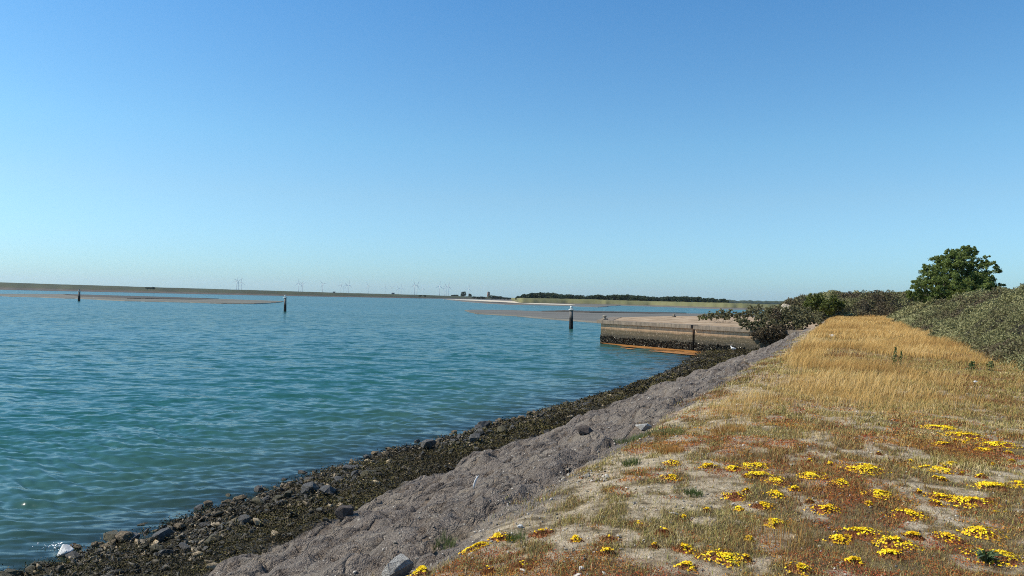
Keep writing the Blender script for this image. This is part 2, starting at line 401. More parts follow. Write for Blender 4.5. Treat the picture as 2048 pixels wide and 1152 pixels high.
vn = t.n('ShaderNodeVectorMath', operation='NORMALIZE'); vi = t.n('ShaderNodeVectorMath', operation='SCALE'); t.l(geo.outputs['Incoming'], vi.inputs[0]); vi.inputs['Scale'].default_value = .07   # facets turned to the eye are the ones seen
t.l(vadd(vadd(geo.outputs['Normal'], rs.outputs[0]), vi.outputs[0]), vn.inputs[0]); nrm = vn.outputs[0]
calm = t.noise(.012, 3, .55, mp.outputs[0])
body = t.ramp(t.noise(.05, 3, .5), [(.3, (.012, .076, .062)), (.7, (.017, .087, .074))])
dp = t.attr('depth')
shal = t.ramp(t.math('MULTIPLY', dp, .5), [(0.0, 1.0), (.18, .72), (.55, .28), (1.0, 0.0)])
body2 = t.mix(t.math('MULTIPLY', shal, .8), body, (.045, .076, .064))
df = t.n('ShaderNodeBsdfDiffuse'); t.l(body2, df.inputs['Color']); t.l(nrm, df.inputs['Normal'])
tr = t.n('ShaderNodeBsdfTransparent'); tr.inputs['Color'].default_value = (.55, .68, .62, 1)
mx0 = t.n('ShaderNodeMixShader'); t.l(t.math('MULTIPLY', t.ramp(t.math('MULTIPLY', dp, 1.0), [(0.0, .92), (.12, .5), (.35, .1), (.6, 0.0)]), 1.0), mx0.inputs[0])
t.l(df.outputs[0], mx0.inputs[1]); t.l(tr.outputs[0], mx0.inputs[2])
gl = t.n('ShaderNodeBsdfGlossy'); gl.inputs['Roughness'].default_value = .13; t.l(nrm, gl.inputs['Normal'])
dt = t.n('ShaderNodeVectorMath', operation='DOT_PRODUCT'); t.l(nrm, dt.inputs[0]); t.l(geo.outputs['Incoming'], dt.inputs[1])
cth = t.math('MAXIMUM', dt.outputs['Value'], .10)
fres = t.math('ADD', t.math('MULTIPLY', t.math('POWER', t.math('SUBTRACT', 1.0, cth), 5.0), .98), .02)
mx = t.n('ShaderNodeMixShader'); t.l(fres, mx.inputs[0]); t.l(mx0.outputs[0], mx.inputs[1]); t.l(gl.outputs[0], mx.inputs[2])
t.out(mx.outputs[0])
tag(link('water', build_water(), m), kind='structure')
# sea bed and the polder behind the dikes
def ring(name, r0, r1, a0, a1, z, na=60, nr=14):
    R = np.geomspace(r0, r1, nr); A = np.radians(np.linspace(a0, a1, na)); RR, AA = np.meshgrid(R, A, indexing='ij')
    return np_mesh(name, np.stack([(RR*np.sin(AA)).ravel(), (RR*np.cos(AA)).ravel(), np.full(RR.size, z)], 1), [grid_polys(nr, na)])
seabed_m = mat_var('seabed_mud', (.05, .045, .03), (.08, .07, .05), .5)
tag(link('seabed', ring('seabed', 1.0, 2700, -180, 180, -3.2, 120), seabed_m), kind='structure')
polder_m = mat_var('polder_grass', (.06, .075, .03), (.10, .11, .045), .01)
tag(link('polder', ring('polder', 1420, 14000, -80, 2, .6), polder_m), kind='structure')
tag(link('polder', ring('polder', 660, 14000, 2.2, 62, .6), polder_m), kind='structure')

# ------------------------------------------------------------------ far levees and flats
def levee(name, st, mat, dg=25, dcr=32):
    V = []; A = []
    st2 = []
    px = np.array([q[0] for q in st], float); xs = np.linspace(px[0], px[-1], 160)
    yw, yg, yt = (np.interp(xs, px, [q[k] for q in st]) for k in (1, 2, 3))
    prof = 8
    for i, x in enumerate(xs):
        jit = (fbm(np.array([x*.08]), np.array([2.0]), 81)[0]-.5)
        dw = (onz(x, yw[i], 0).y)*(1+.02*jit); d1 = dw+dg; d2 = d1+dcr
        zg = zat(x, yg[i], d1); zt = zat(x, yt[i], d2)+.5*(fbm(np.array([x*.3]), np.array([7.0]), 83)[0]-.5)
        for d, z, a in ((dw-4, -.4, 0), (dw+dg*.5, zg*.45, 0), (d1, zg, .35), (d1+.4, zg+.15, .8), (d1+dcr*.5, (zg+zt)*.5, 1), (d2, zt, 1), (d2+5, zt, 1), (d2+45, .3, 1)):
            p = atd(x, d, z); V.append(p); A.append(a)
    n = len(xs)
    return link(name, np_mesh(name, np.array(V), [grid_polys(n, prof)], {'veg': A}, False), mat)
def levee_mat(name, g0, g1, mud0, mud1):
    m = M(name); t = NT(m); g = t.ramp(t.noise(.03, 6, .7), [(.3, g0), (.7, g1)])
    g = t.mix(t.ramp(t.noise(.012, 4, .6), [(.5, 0.0), (.68, .6)]), g, tuple(.5*c for c in g0))
    mu = t.ramp(t.noise(.05, 5, .7), [(.3, mud0), (.7, mud1)]); t.princ(t.mix(t.attr('veg'), mu, g), .9); return m
lm = levee_mat('levee_grass', (.026, .034, .013), (.048, .055, .022), (.035, .028, .02), (.10, .08, .062))
tag(levee('levee', [(-900, 561.5, 554, 540), (-300, 573.3, 567, 556), (0, 579.5, 574.5, 564.7), (250, 584.9, 581.0, 572.6), (520, 590.9, 587.6, 580.6), (660, 593.6, 591.2, 585.0), (800, 596.1, 594.2, 588.6), (900, 597.7, 596.0, 591.6), (1000, 599.5, 598.0, 594.6), (1035, 600.3, 598.9, 596.0)], lm), kind='structure')
dm = levee_mat('dike_grass', (.10, .102, .038), (.165, .155, .062), (.06, .05, .04), (.14, .115, .09))
DIKE = [(1022, 601.0, 600.0, 596.2), (1040, 607.0, 605.4, 595.9), (1137, 608.3, 606.6, 597.5), (1300, 611.8, 610.2, 602.2), (1448, 617.0, 615.0, 605.6), (1530, 618.5, 616.4, 608.3), (1700, 621, 619, 613.0)]
tag(levee('dike', DIKE, dm, 6, 14), kind='structure')

def flat(name, pts, z, mat, amp=.35, sub=10, seed=1):
    """tidal flat: an outline read on the water level, wobbling edge, sloping under water"""
    rg = np.random.default_rng(seed); W = [onz(px, py, 0) for px, py in pts]; out = []
    for a, b in zip(W, W[1:]+W[:1]):
        L = (b-a).length
        for k in range(sub):
            p = a.lerp(b, k/sub); j = rg.normal(0, 1, 2)*min(L/sub*.25, 2.5)*amp
            out.append((p.x+j[0], p.y+j[1]*2.0))
    c = np.mean(out, 0); mb = MB(); bm = mb.bm
    top = [bm.verts.new((x, y, z)) for x, y in out]
    low = [bm.verts.new((x+(x-c[0])*.004, y+(y-c[1])*.012, -.25)) for x, y in out]
    f = bm.faces.new(top); n = len(out)
    for k in range(n): bm.faces.new((top[k], low[k], low[(k+1) % n], top[(k+1) % n]))
    bmesh.ops.triangulate(bm, faces=[f]); me = mb.mesh(name)
    return tag(link(name, me, mat), kind='structure')
def flat_mat(name, c0, c1, dark, dscale=(.02, .10), thr=.58):
    m = M(name); t = NT(m); mpn = t.n('ShaderNodeMapping'); mpn.inputs['Scale'].default_value = (dscale[0], dscale[1], 1); t.l(t.pos(), mpn.inputs[0])
    c = t.ramp(t.noise(1.0, 5, .65, mpn.outputs[0]), [(.3, c0), (.65, c1)])
    c = t.mix(t.ramp(t.noise(2.3, 5, .7, mpn.outputs[0]), [(thr, 0.0), (thr+.06, .9)]), c, dark)
    t.princ(c, .75, t.bump(t.noise(.8, 4), .4, .2), .35); return m
fm1 = flat_mat('sandbar_mud', (.082, .076, .054), (.155, .142, .106), (.035, .032, .022))
fm2 = flat_mat('mudflat_mud', (.085, .077, .061), (.138, .126, .102), (.03, .027, .02), thr=.63)
fm3 = mat_var('beach_sand', (.42, .36, .27), (.58, .51, .40), .1)
fm4 = flat_mat('weed_bank_mud', (.035, .03, .02), (.07, .055, .035), (.02, .018, .012))
flat('sandbar', [(-420, 578), (-200, 583), (0, 588.3), (127, 588.6), (254, 592.4), (381, 596), (478, 599.9), (566, 602.8), (566, 604.2), (541, 606.8), (508, 608), (440, 607.5), (381, 605.3), (254, 602.3), (152, 597.5), (0, 592.6), (-200, 588), (-420, 582)], .22, fm1, seed=2)
flat('weed_bank', [(128, 589.2), (254, 593.0), (381, 596.6), (440, 599), (381, 599.8), (254, 598.2), (160, 594.0)], .45, fm4, seed=3)
flat('mudflat', [(930, 622), (945, 621), (1010, 621.2), (1080, 624), (1226, 627.0), (1373, 628.3), (1520, 630), (1560, 640), (1300, 652), (1203, 646.3), (1139, 641.6), (1080, 637.3), (1032, 632.5), (954, 628.2)], .25, fm2, seed=4)
flat('mudflat', [(890, 598.8), (1036, 600.2), (1045, 606.6), (1137, 608.0), (1230, 610.2), (1300, 611.6), (1448, 616.8), (1530, 618.2), (1600, 620), (1600, 622), (1530, 620.6), (1448, 618.6), (1300, 613), (1240, 611.2), (1197, 614.8), (1137, 612.2), (1000, 608.9), (944, 605.0), (920, 602.5)], .22, fm2, seed=5)
flat('beach', [(885, 598.6), (950, 599.6), (1022, 602.6), (1060, 606.4), (1140, 609.3), (1150, 610.6), (1060, 608.4), (1000, 604.6), (930, 600.8)], .34, fm3, seed=6)
flat('weed_bank', [(950, 604.2), (1000, 603.6), (1060, 606.9), (1090, 608.6), (1050, 608.6), (1000, 607.2)], .30, fm4, seed=7)
flat('weed_bank', [(1085, 624.3), (1130, 622.6), (1180, 624.2), (1300, 626.3), (1370, 627.6), (1300, 628.4), (1180, 627.0)], .40, fm4, seed=8)

# ------------------------------------------------------------------ quay
A0 = onz(1201, 686, 0); A0.z = 0
B0 = onz(1490, 655, 2.2); B0.z = 0
qd = (B0-A0).normalized(); qn = Vector((qd.y, -qd.x, 0)); qn = qn if qn.dot(Vector((0, -1, 0))) > 0 else -qn   # outward, to the camera
QT = 2.2; LQ = (B0-A0).length + 6
qs = (-qn)                       # into the quay
Q = empty('concrete_quay', A0, 'old weathered concrete quay jutting into the water from the grassy bank', 'quay')
def qp(a, b): v = qd*a + qs*b; return (v.x, v.y)
wallm = M('quay_wall_concrete'); t = NT(wallm)
sx = t.n('ShaderNodeSeparateXYZ'); t.l(t.pos(), sx.inputs[0]); zz = t.math('ADD', sx.outputs[2], t.math('MULTIPLY', t.math('SUBTRACT', t.noise(.9, 4, .6), .5), .35))
zr = t.math('DIVIDE', zz, 2.4)
band = t.ramp(zr, [(0.0, (.03, .026, .018)), (.36, (.05, .045, .032)), (.44, (.098, .080, .050)), (.54, (.095, .078, .050)), (.60, (.28, .19, .115)), (.70, (.48, .34, .22)), (.9, (.40, .285, .185))])
mpv = t.n('ShaderNodeMapping'); mpv.inputs['Scale'].default_value = (3.0, 3.0, .35); t.l(t.pos(), mpv.inputs[0])
band = t.mix(t.ramp(t.noise(1.0, 5, .7, mpv.outputs[0]), [(.46, 0.0), (.70, .5)]), band, (.07, .054, .036))
band = t.mix(t.ramp(t.noise(7, 5, .7), [(.55, 0.0), (.68, .5)]), band, (.40, .33, .26))
mph = t.n('ShaderNodeMapping'); mph.inputs['Scale'].default_value = (.25, .25, 9); t.l(t.pos(), mph.inputs[0])
t.princ(band, .9, t.bump(t.math('ADD', t.noise(1.0, 3, .6, mph.outputs[0]), t.noise(9, 5, .7)), .6, .06), .2)
capm = M('quay_coping_concrete'); t = NT(capm)
cc = t.ramp(t.noise(1.5, 6, .7), [(.3, (.13, .105, .082)), (.7, (.27, .22, .165))])
mpv = t.n('ShaderNodeMapping'); mpv.inputs['Scale'].default_value = (5, 5, .5); t.l(t.pos(), mpv.inputs[0])
cc = t.mix(t.ramp(t.noise(1, 4, .7, mpv.outputs[0]), [(.48, 0.0), (.66, .7)]), cc, (.07, .06, .05)); t.princ(cc, .9, t.bump(t.noise(14, 5), .5, .03), .2)
deckm = M('quay_deck_sand'); t = NT(deckm)
cc = t.ramp(t.noise(.8, 6, .7), [(.3, (.13, .095, .055)), (.5, (.31, .22, .14)), (.72, (.46, .37, .26))]); t.princ(cc, .95, t.bump(t.noise(12, 4), .4, .03), .15)
JA = 9.7                          # where the vertical joint sits along the wall
r_ = ray(1387, 660); 
# intersect the line of sight with the wall plane to find the joint
den = r_.x*qn.x+r_.y*qn.y; tt = (A0.x*qn.x+A0.y*qn.y)/den; JA = (Vector((r_.x*tt, r_.y*tt, 0))-A0).dot(qd)
DEP = 19.0
def ql(px, py): q = onz(px, py, QT)-A0; return (q.x, q.y)
QC, QD_, QE = ql(1232, 633.6), ql(1348, 631.4), ql(1500, 632.5)          # back corners of the deck
mb = MB(); mb.poly([qp(0, 0), qp(JA-.09, 0), qp(JA-.09, DEP), QE, QD_, QC], -2.5, QT-.32); link('wall', mb.mesh('quay_wall'), wallm, Q)
mb = MB(); mb.poly([qp(JA+.09, .06), qp(LQ, .06), qp(LQ, DEP), qp(JA+.09, DEP)], -2.5, QT-.32); link('wall', mb.mesh('quay_wall_b'), wallm, Q)
mb = MB(); mb.poly([qp(JA-.085, .22), qp(JA+.085, .22), qp(JA+.085, .5), qp(JA-.085, .5)], -2.5, QT-.34); link('joint_filler', mb.mesh('joint_filler'), mat_var('joint_dark', (.012, .010, .008), (.03, .025, .02), 3), Q)
ec = (Vector(QC).to_3d()-Vector(qp(0, 0)).to_3d()); eu = ec.normalized(); en = Vector((eu.y, -eu.x, 0))      # along the end face, and inward from it
e0 = Vector(qp(0, 0)).to_3d()-qd*.34+qn*.24; e1 = Vector(QC).to_3d()-en*.3
mb = MB(); mb.poly([(e0.x, e0.y), qp(JA-.11, -.24), qp(JA-.11, .75), qp(.75, .75), (e1.x+en.x*1.0, e1.y+en.y*1.0), (e1.x, e1.y)], QT-.317, QT); link('coping', mb.mesh('coping'), capm, Q)
mb = MB(); mb.poly([qp(JA+.11, -.17), qp(LQ, -.17), qp(LQ, .75), qp(JA+.11, .75)], QT-.36, QT-.045); link('coping', mb.mesh('coping_b'), capm, Q)
# deck: sandy top inside the coping
d0 = Vector(qp(.753, .753)).to_3d()
dv = [(d0.x, d0.y), qp(LQ, .753), qp(LQ, DEP), QE, QD_, (e1.x+en.x*1.003, e1.y+en.y*1.003)]
mb = MB(); mb.poly(dv, QT-.316, QT-.03); link('deck', mb.mesh('deck'), deckm, Q)
# oyster crust on the foot of the wall
no = 5200; ra = RNG.uniform(0.02, LQ-6, no); keep = np.abs(ra-JA) > .12; ra = ra[keep]; no = len(ra)
zt = RNG.beta(1.3, 1.2, no)*.82*(.75+.5*fbm(ra*.9, ra*0, 95)) - .12
off = np.where(ra < JA, 0, .06)-.02
P = np.stack([qd.x*ra+qs.x*off, qd.y*ra+qs.y*off, zt], 1)
me = leaves('oyster_crust', P, RNG.uniform(.05, .13, no), RNG.random(no)**1.6, .6)
m = M('oyster_shell'); t = NT(m); t.princ(t.ramp(t.attr('tint'), [(0, (.014, .012, .009)), (.45, (.045, .038, .025)), (.75, (.10, .085, .055)), (.93, (.30, .26, .19)), (1.0, (.42, .38, .30))]), .8); oym = m
link('oyster_crust', me, m, Q)
# end face crust
no = 900; rb = RNG.uniform(0, 20, no)
rb = rb*ec.length/20
P = np.stack([eu.x*rb-en.x*.02, eu.y*rb-en.y*.02, RNG.beta(1.3, 1.2, no)*.9-.1], 1)
link('oyster_crust', leaves('oyster_crust_end', P, RNG.uniform(.05, .13, no), RNG.random(no)**1.6, .6), m, Q)
# bollards
def bollard(px, py, lab, s=1.0):
    r = ray(px, py); zt = QT+.05; tt = (zt-CH)/r.z; p = Vector((r.x*tt, r.y*tt, QT))
    o = empty('stone_bollard', p, lab, 'bollard')
    link('post', MB().lathe([(.26*s, -.12), (.25*s, .1), (.19*s, .2*s), (.19*s, .32*s), (.27*s, .4*s), (.28*s, .5*s), (.2*s, .56*s)], 12).mesh('bollard_post', False), mat_var('bollard_concrete', (.16, .14, .11), (.34, .30, .24), 6), o)
    link('base', MB().box((0, 0, .04), (.7*s, .7*s, .14), .4, .03).mesh('bollard_base'), capm, o)
bollard(1209, 638.2, 'short mooring bollard at the outer corner of the concrete quay', .75)
bollard(1348, 632.5, 'small worn bollard on the back edge of the sandy quay deck', .6)
# rust coloured film on the water below the wall
cells = []; V = []; Fq = []
na, nb = 120, 34
for i in range(na):
    for j in range(nb):
        a = i/(na-1)*(JA+3.5)+.3; b = .05+j/(nb-1)*4.2
        V.append((A0.x+qd.x*a+qn.x*b, A0.y+qd.y*a+qn.y*b, .045))
V = np.array(V); av = np.repeat(np.linspace(.3, JA+3.8, na), nb); bv = np.tile(np.linspace(.05, 4.25, nb), na)
wid = 1.2+4.2*sstep(1, JA, av); dens = 1.0-bv/wid + 1.7*(fbm(av*.45, bv*2.2, 97, 5)-.5)
idx = grid_polys(na, nb); fd = dens[idx].mean(1); idx = idx[fd > .30]
m = M('rust_film'); t = NT(m); t.princ(t.ramp(t.noise(1.3, 5, .7), [(.3, (.20, .09, .03)), (.6, (.46, .20, .05))]), .35, t.bump(t.noise(2.5, 3), .5, .1), .5)
tag(link('rust_film', np_mesh('rust_film', V, [idx], None, True), m), 'rust orange film floating on the water along the foot of the quay wall', 'algae film', kind='stuff')

# ------------------------------------------------------------------ marker posts
pm = M('post_timber'); t = NT(pm); sx = t.n('ShaderNodeSeparateXYZ'); t.l(t.pos(), sx.inputs[0])
zz = t.math('ADD', t.math('MULTIPLY', sx.outputs[2], .28), t.math('MULTIPLY', t.math('SUBTRACT', t.noise(3, 4), .5), .12))
pc = t.ramp(zz, [(0.0, (.008, .008, .007)), (.40, (.015, .014, .012)), (.50, (.10, .09, .08)), (.9, (.22, .20, .18))])
t.princ(pc, .8, t.bump(t.noise(9, 4), .6, .04), .3)
pw = mat_var('post_white_paint', (.42, .44, .42), (.66, .68, .66), 5, .5, .1)
pd = mat_var('post_lamp_grey', (.05, .06, .06), (.16, .18, .17), 6, .5)
def marker(px, yb, yt, lab, rad=.25):
    p = onz(px, yb, 0); H = zat(px, yt, p.y)
    o = empty('marker_post', p, lab, 'post', 'marker posts in the water', rz=random.uniform(0, 3))
    link('pole', MB().lathe([(rad*1.12, -2.5), (rad*1.12, .3), (rad*1.0, H*.45), (rad*.92, H*.8)], 14).mesh('post_pole', True), pm, o)
    link('collar', MB().lathe([(rad*.95, H*.801), (rad*1.5, H*.815), (rad*1.5, H*.85), (rad*.9, H*.87)], 14).mesh('post_collar'), pw, o)
    lp = link('head', MB().lathe([(rad*.62, H*.871), (rad*.7, H*.95), (rad*.6, H*.985), (rad*.2, H)], 12).mesh('post_head', True), pw if px > 300 else pd, o)
    link('cap', MB().lathe([(rad*.34, H*.995), (rad*.34, H*1.012), (rad*.1, H*1.02)], 10).mesh('post_cap'), pd, lp)
marker(1142, 657.7, 611.5, 'tallest looking dark marker post with white collar just off the quay', .26)
marker(570, 623, 589.5, 'dark marker post with white top standing off the sandbar tip', .27)
marker(158, 602, 578.5, 'farthest dark marker post standing before the left sandbar', .34)

# ------------------------------------------------------------------ wind turbines
tw = mat_var('turbine_white', (.70, .72, .74), (.78, .80, .82), .05, .5, 0)
tower_me = MB().lathe([(2.3, 0), (2.0, 30), (1.55, 60), (1.2, 78.5)], 10).mesh('tower', True)
nac_me = MB().box((0, 1.5, 80), (3.4, 9.5, 3.6), 0, .6).mesh('nacelle')
hub_me = MB().lathe([(1.7, -1.6), (1.7, .5), (1.0, 1.6), (.2, 2.2)], 10).mesh('hub', True)
def blade_mesh():
    mb = MB(); bm = mb.bm; rings = []
    for r, c, th in ((1.2, 1.6, 1.4), (5, 2.0, 1.2), (9, 3.4, .8), (20, 2.5, .5), (32, 1.6, .3), (39.5, .6, .15)):
        rings.append([bm.verts.new((x, y, r)) for x, y in ((-c*.35, 0), (0, th*.5), (c*.65, 0), (0, -th*.5))])
    for a, b in zip(rings, rings[1:]):
        for k in range(4): bm.faces.new((a[k], a[(k+1) % 4], b[(k+1) % 4], b[k]))
    bm.faces.new(rings[0][::-1]); bm.faces.new(rings[-1]); return mb.mesh('blade')
bl_me = blade_mesh()
for me_ in (tower_me, nac_me, hub_me, bl_me): me_.materials.append(tw)
TURB = [  # column, hub row, rotor turn, label
 (473, 563, 20, 'left turbine of the trio farthest left over the long levee'), (476.5, 562, 55, 'middle turbine of the trio farthest left over the long levee'), (482.5, 564.4, 5, 'right turbine of the trio farthest left over the long levee'),
 (597, 567, 0, 'left turbine of the trio above the middle marker post'), (601.5, 568.3, 40, 'middle turbine of the trio above the middle marker post'), (604.8, 568, 65, 'right turbine of the trio above the middle marker post'),
 (645, 567.5, 80, 'lone faint turbine right of the trio above the middle post'),
 (681.5, 571, 25, 'leftmost turbine of the crowded four over the levee'), (686, 572.5, 50, 'second turbine of the crowded four over the levee'), (693.6, 571, 90, 'third turbine of the crowded four over the levee'), (697, 569.5, 10, 'rightmost turbine of the crowded four over the levee'),
 (736, 571.5, 95, 'lone pale turbine between the crowded four and the small shed'),
 (770, 575, 12, 'turbine just left of the small shed on the levee'), (783.6, 575, 60, 'turbine directly behind the small shed on the levee'),
 (796, 577, 100, 'smallest turbine just right of the small shed'), (802, 575.5, 2, 'upright bladed turbine second right of the small shed'),
 (828.5, 569.5, 110, 'tall turbine, left one of the pair before the short bright one'), (833.5, 570, 30, 'tall turbine, right one of the pair before the short bright one'),
 (845.7, 577, 0, 'short bright turbine on its own left of the white group'),
 (878.8, 572, 5, 'leftmost turbine of the bright white group near the tower'), (889, 577.5, 45, 'shortest turbine of the bright white group near the tower'), (892, 573.5, 100, 'third turbine of the bright white group near the tower'), (896.3, 571.5, 20, 'rightmost turbine of the bright white group near the tower'),
 (937, 577, 15, 'lone white turbine standing between dark trees, nearest the brick tower'),
]
for i, (px, hy, rot, lab) in enumerate(TURB):
    d = 80/max((hor(px)-hy), 8)*F*.96; d = min(max(d, 4300), 9000)
    hubz = zat(px, hy, d); sc = hubz/80.6
    o = empty('wind_turbine', atd(px, d, .6), lab, 'wind turbine', 'wind turbines along the horizon', rz=math.radians(random.uniform(-8, 22)), sc=sc)
    link('tower', tower_me, None, o); link('nacelle', nac_me, None, o)
    h = link('rotor_hub', hub_me, None, o); h.location = (0, -3.6, 80); h.rotation_euler = (math.radians(90), 0, 0)
    for k in range(3):
        b = link('blade', bl_me, None, o); b.location = (0, -4.2, 80); b.rotation_euler = (0, math.radians(rot+120*k), 0)

# ------------------------------------------------------------------ brick tower, sheds
bt = M('tower_brick'); t = NT(bt); br = t.n('ShaderNodeTexBrick'); t.l(t.pos(), br.inputs['Vector']); br.inputs['Scale'].default_value = 1.2
br.inputs['Color1'].default_value = (.20, .10, .06, 1); br.inputs['Color2'].default_value = (.26, .14, .085, 1); br.inputs['Mortar'].default_value = (.28, .22, .17, 1)
t.princ(t.mix(t.ramp(t.noise(.3, 4), [(.4, 0.0), (.7, .5)]), br.outputs[0], (.12, .08, .06)), .9)
d = 2700; p = atd(977, d, .6)
T = empty('brick_tower', p, 'squat old brick tower rising above scrub on the far shore', 'tower', rz=.35)
top = zat(977, 583.2, d)-.6
link('wall', MB().box((0, 0, top*.34), (8.6, 8.6, top*.68)).mesh('tower_lower'), bt, T)
link('upper_storey', MB().box((0, 0, top*.68+.003+top*.12), (7.6, 7.6, top*.24), 0).mesh('tower_upper'), bt, T)
link('buttress', MB().box((-4.9, -3.2, top*.24), (1.2, 1.6, top*.48)).mesh('tower_buttress'), bt, T)
link('buttress', MB().box((4.9, -3.2, top*.24), (1.2, 1.6, top*.48)).mesh('tower_buttress_b'), bt, T)
rm = mat_var('tower_slate', (.06, .06, .065), (.12, .11, .11), .5)
link('roof', MB().lathe([(5.3, top*.92+.004), (2.4, top*.98), (.3, top*1.02)], 4).mesh('tower_roof'), rm, T)
dk = mat_var('opening_dark', (.01, .01, .01), (.02, .02, .02), 1)
for zf_ in (.30, .56): link('window', MB().box((0, -4.33, top*zf_), (1.2, .2, 2.6)).mesh('tower_window'), dk, T)
def shed(px, yb, d, w_, h_, lab):
    z0 = zat(px, yb, d)
    o = empty('shed', atd(px, d, z0), lab, 'shed')
    link('wall', MB().box((0, 0, h_*.35), (w_, w_*.6, h_*.7)).mesh('shed_wall'), mat_var('shed_wall', (.10, .12, .14), (.16, .18, .20), .4), o)
    mb = MB(); bm = mb.bm; a = w_*.54; b = w_*.34; z1 = h_*.70+.02
    vs = [bm.verts.new(q) for q in ((-a, -b, z1), (a, -b, z1), (a, b, z1), (-a, b, z1), (-a, 0, h_), (a, 0, h_))]
    for f in ((0, 1, 5, 4), (2, 3, 4, 5), (0, 4, 3), (1, 2, 5), (3, 2, 1, 0)): bm.faces.new([vs[k] for k in f])
    link('roof', mb.mesh('shed_roof'), rm, o)
    link('door', MB().box((w_*.1, -w_*.3-.05, h_*.25), (w_*.16, .1, h_*.5)).mesh('shed_door'), dk, o)
shed(786, 588.3, 1320, 5.0, 2.6, 'small dark shed on the levee crest below the turbines')
shed(668, 585.2, 1120, 3.4, 1.6, 'tiny low hut on the levee crest right of the middle post')

# ------------------------------------------------------------------ far trees
bark = mat_var('bark', (.05, .04, .03), (.10, .085, .065), 8)
wood_leaf = mat_leaf('far_tree_leaf', (.018, .032, .014), (.034, .055, .022), (.058, .080, .030), .15)
def crown_cloud(name, lobes, n, size, seed):
    rg = np.random.default_rng(seed); P = []; tn = []
    wts = np.array([l[3]*l[3] for l in lobes]); wts = wts/wts.sum()
    for (x, y, z, r), w_ in zip(lobes, wts):
        k = int(n*w_); v = unit(rg.normal(size=(k, 3)))*(r*rg.uniform(.55, 1.08, k)**.6)[:, None]; v[:, 2] *= .85
        P.append(v+np.array([x, y, z])); tn.append(np.clip(rg.normal(.5, .2, k)+rg.normal(0, .12), 0, 1))
    P = np.concatenate(P); return leaves(name, P, rg.uniform(.7, 1.3, len(P))*size, np.concatenate(tn), .6, .3, rg)
FT = []
for v in range(5):
    rg = random.Random(v+20)
    lobes = [(0, 0, .62, .34)]+[(rg.uniform(-.3, .3), rg.uniform(-.3, .3), rg.uniform(.4, .8), rg.uniform(.16, .26)) for _ in range(8)]
    cm = crown_cloud('far_crown', lobes, 900, .055, v+30); cm.materials.append(wood_leaf)
    tm = MB().tube([(0, 0, -.1), (.01, 0, .3), (.02, .01, .62)], [.035, .026, .012], 6).mesh('far_trunk'); tm.materials.append(bark)
    FT.append((cm, tm))
def far_tree(px, d, h, z0, lab, group=None, wsc=1.0, name='tree'):
    o = empty(name, atd(px, d, z0), lab, 'tree' if name == 'tree' else 'shrub', group, rz=random.uniform(0, 6)); o.scale = (h*wsc, h*wsc, h)
    c, t_ = FT[random.randrange(5)]; link('crown', c, None, o); link('trunk', t_, None, o)
wx = [1032, 1055, 1079, 1100, 1123, 1164, 1195, 1215, 1240, 1287, 1310, 1333, 1366, 1410, 1443, 1456, 1462]
wy = [593, 588.5, 585, 587, 589, 592, 589.2, 591, 589.5, 593, 595.3, 594.5, 593, 596, 598, 601, 604]
x = 1034.0; k = 0
while x < 1458:
    for row in range(2):
        xx = x + random.uniform(-3, 3) + row*4; d = 700+row*45+random.uniform(-12, 12)
        yt = np.interp(xx, wx, wy) + random.uniform(-.8, 2.0)
        zt = zat(xx, yt, d); far_tree(xx, d, (zt-.6)*1.12, .6, 'dark tree in the long far wood behind the green dike', 'trees of the far wood', random.uniform(.85, 1.15))
    x += random.uniform(7.5, 10.5)
far_tree(927.5, 1500, zat(927.5, 582.5, 1500)-.8, .8, 'tall dark tree beside the white turbine on the far shore', None, .95)
far_tree(940, 1500, zat(940, 586.8, 1500)-.8, .8, 'shorter dark tree just right of the tall one on the far shore', None, .9)
for q in (905, 909, 913): far_tree(q, 1480, zat(q, 589, 1480)-.8, .8, 'low dark tree in the small row left of the tall far tree', 'low trees left of the tall far tree', 1.2)
for q, yy in ((948, 593.0), (957, 593.6), (966, 593.2), (984, 590.8), (992, 592.0), (1000, 592.6), (1009, 594.2), (1018, 595.4), (1026, 596.6)):
    far_tree(q, 1150, max(zat(q, yy, 1150)+.2, 3.2), .2, 'rounded dark shrub in the scrub around the brick tower', 'scrub around the brick tower', 1.9, 'shrub')
for q, yy, dd in ((840, 592.6, 1165), (850, 593, 1168)): far_tree(q, dd, 4.2, 1.5, 'low dark bush on the seaward face of the levee', 'bushes on the levee face', 1.6, 'shrub')
for q, yy, dd in ((295, 577, 1010), (301, 578, 1010), (306, 578.6, 1010)): far_tree(q, dd, 4.6, zat(q, 580.2, dd), 'dark gorse bush on the left levee slope', 'dark bushes on the left levee', 1.3, 'shrub')
# hazy tree line far behind the right end of the dike
xs = np.linspace(1440, 1640, 90); V = []
for x in xs:
    hh = 9+7*fbm(np.array([x*.12]), np.array([3.]), 99)[0]
    for d, z in ((2600, .2), (2600, hh*.8), (2615, hh), (2640, .2)): V.append(atd(x, d, z))
tag(link('woodland', np_mesh('woodland', np.array(V), [grid_polys(90, 4)]), mat_var('woodland_green', (.03, .045, .025), (.06, .075, .035), .05)), 'thin dark line of woodland on the horizon right of the dike', 'woodland', kind='stuff')

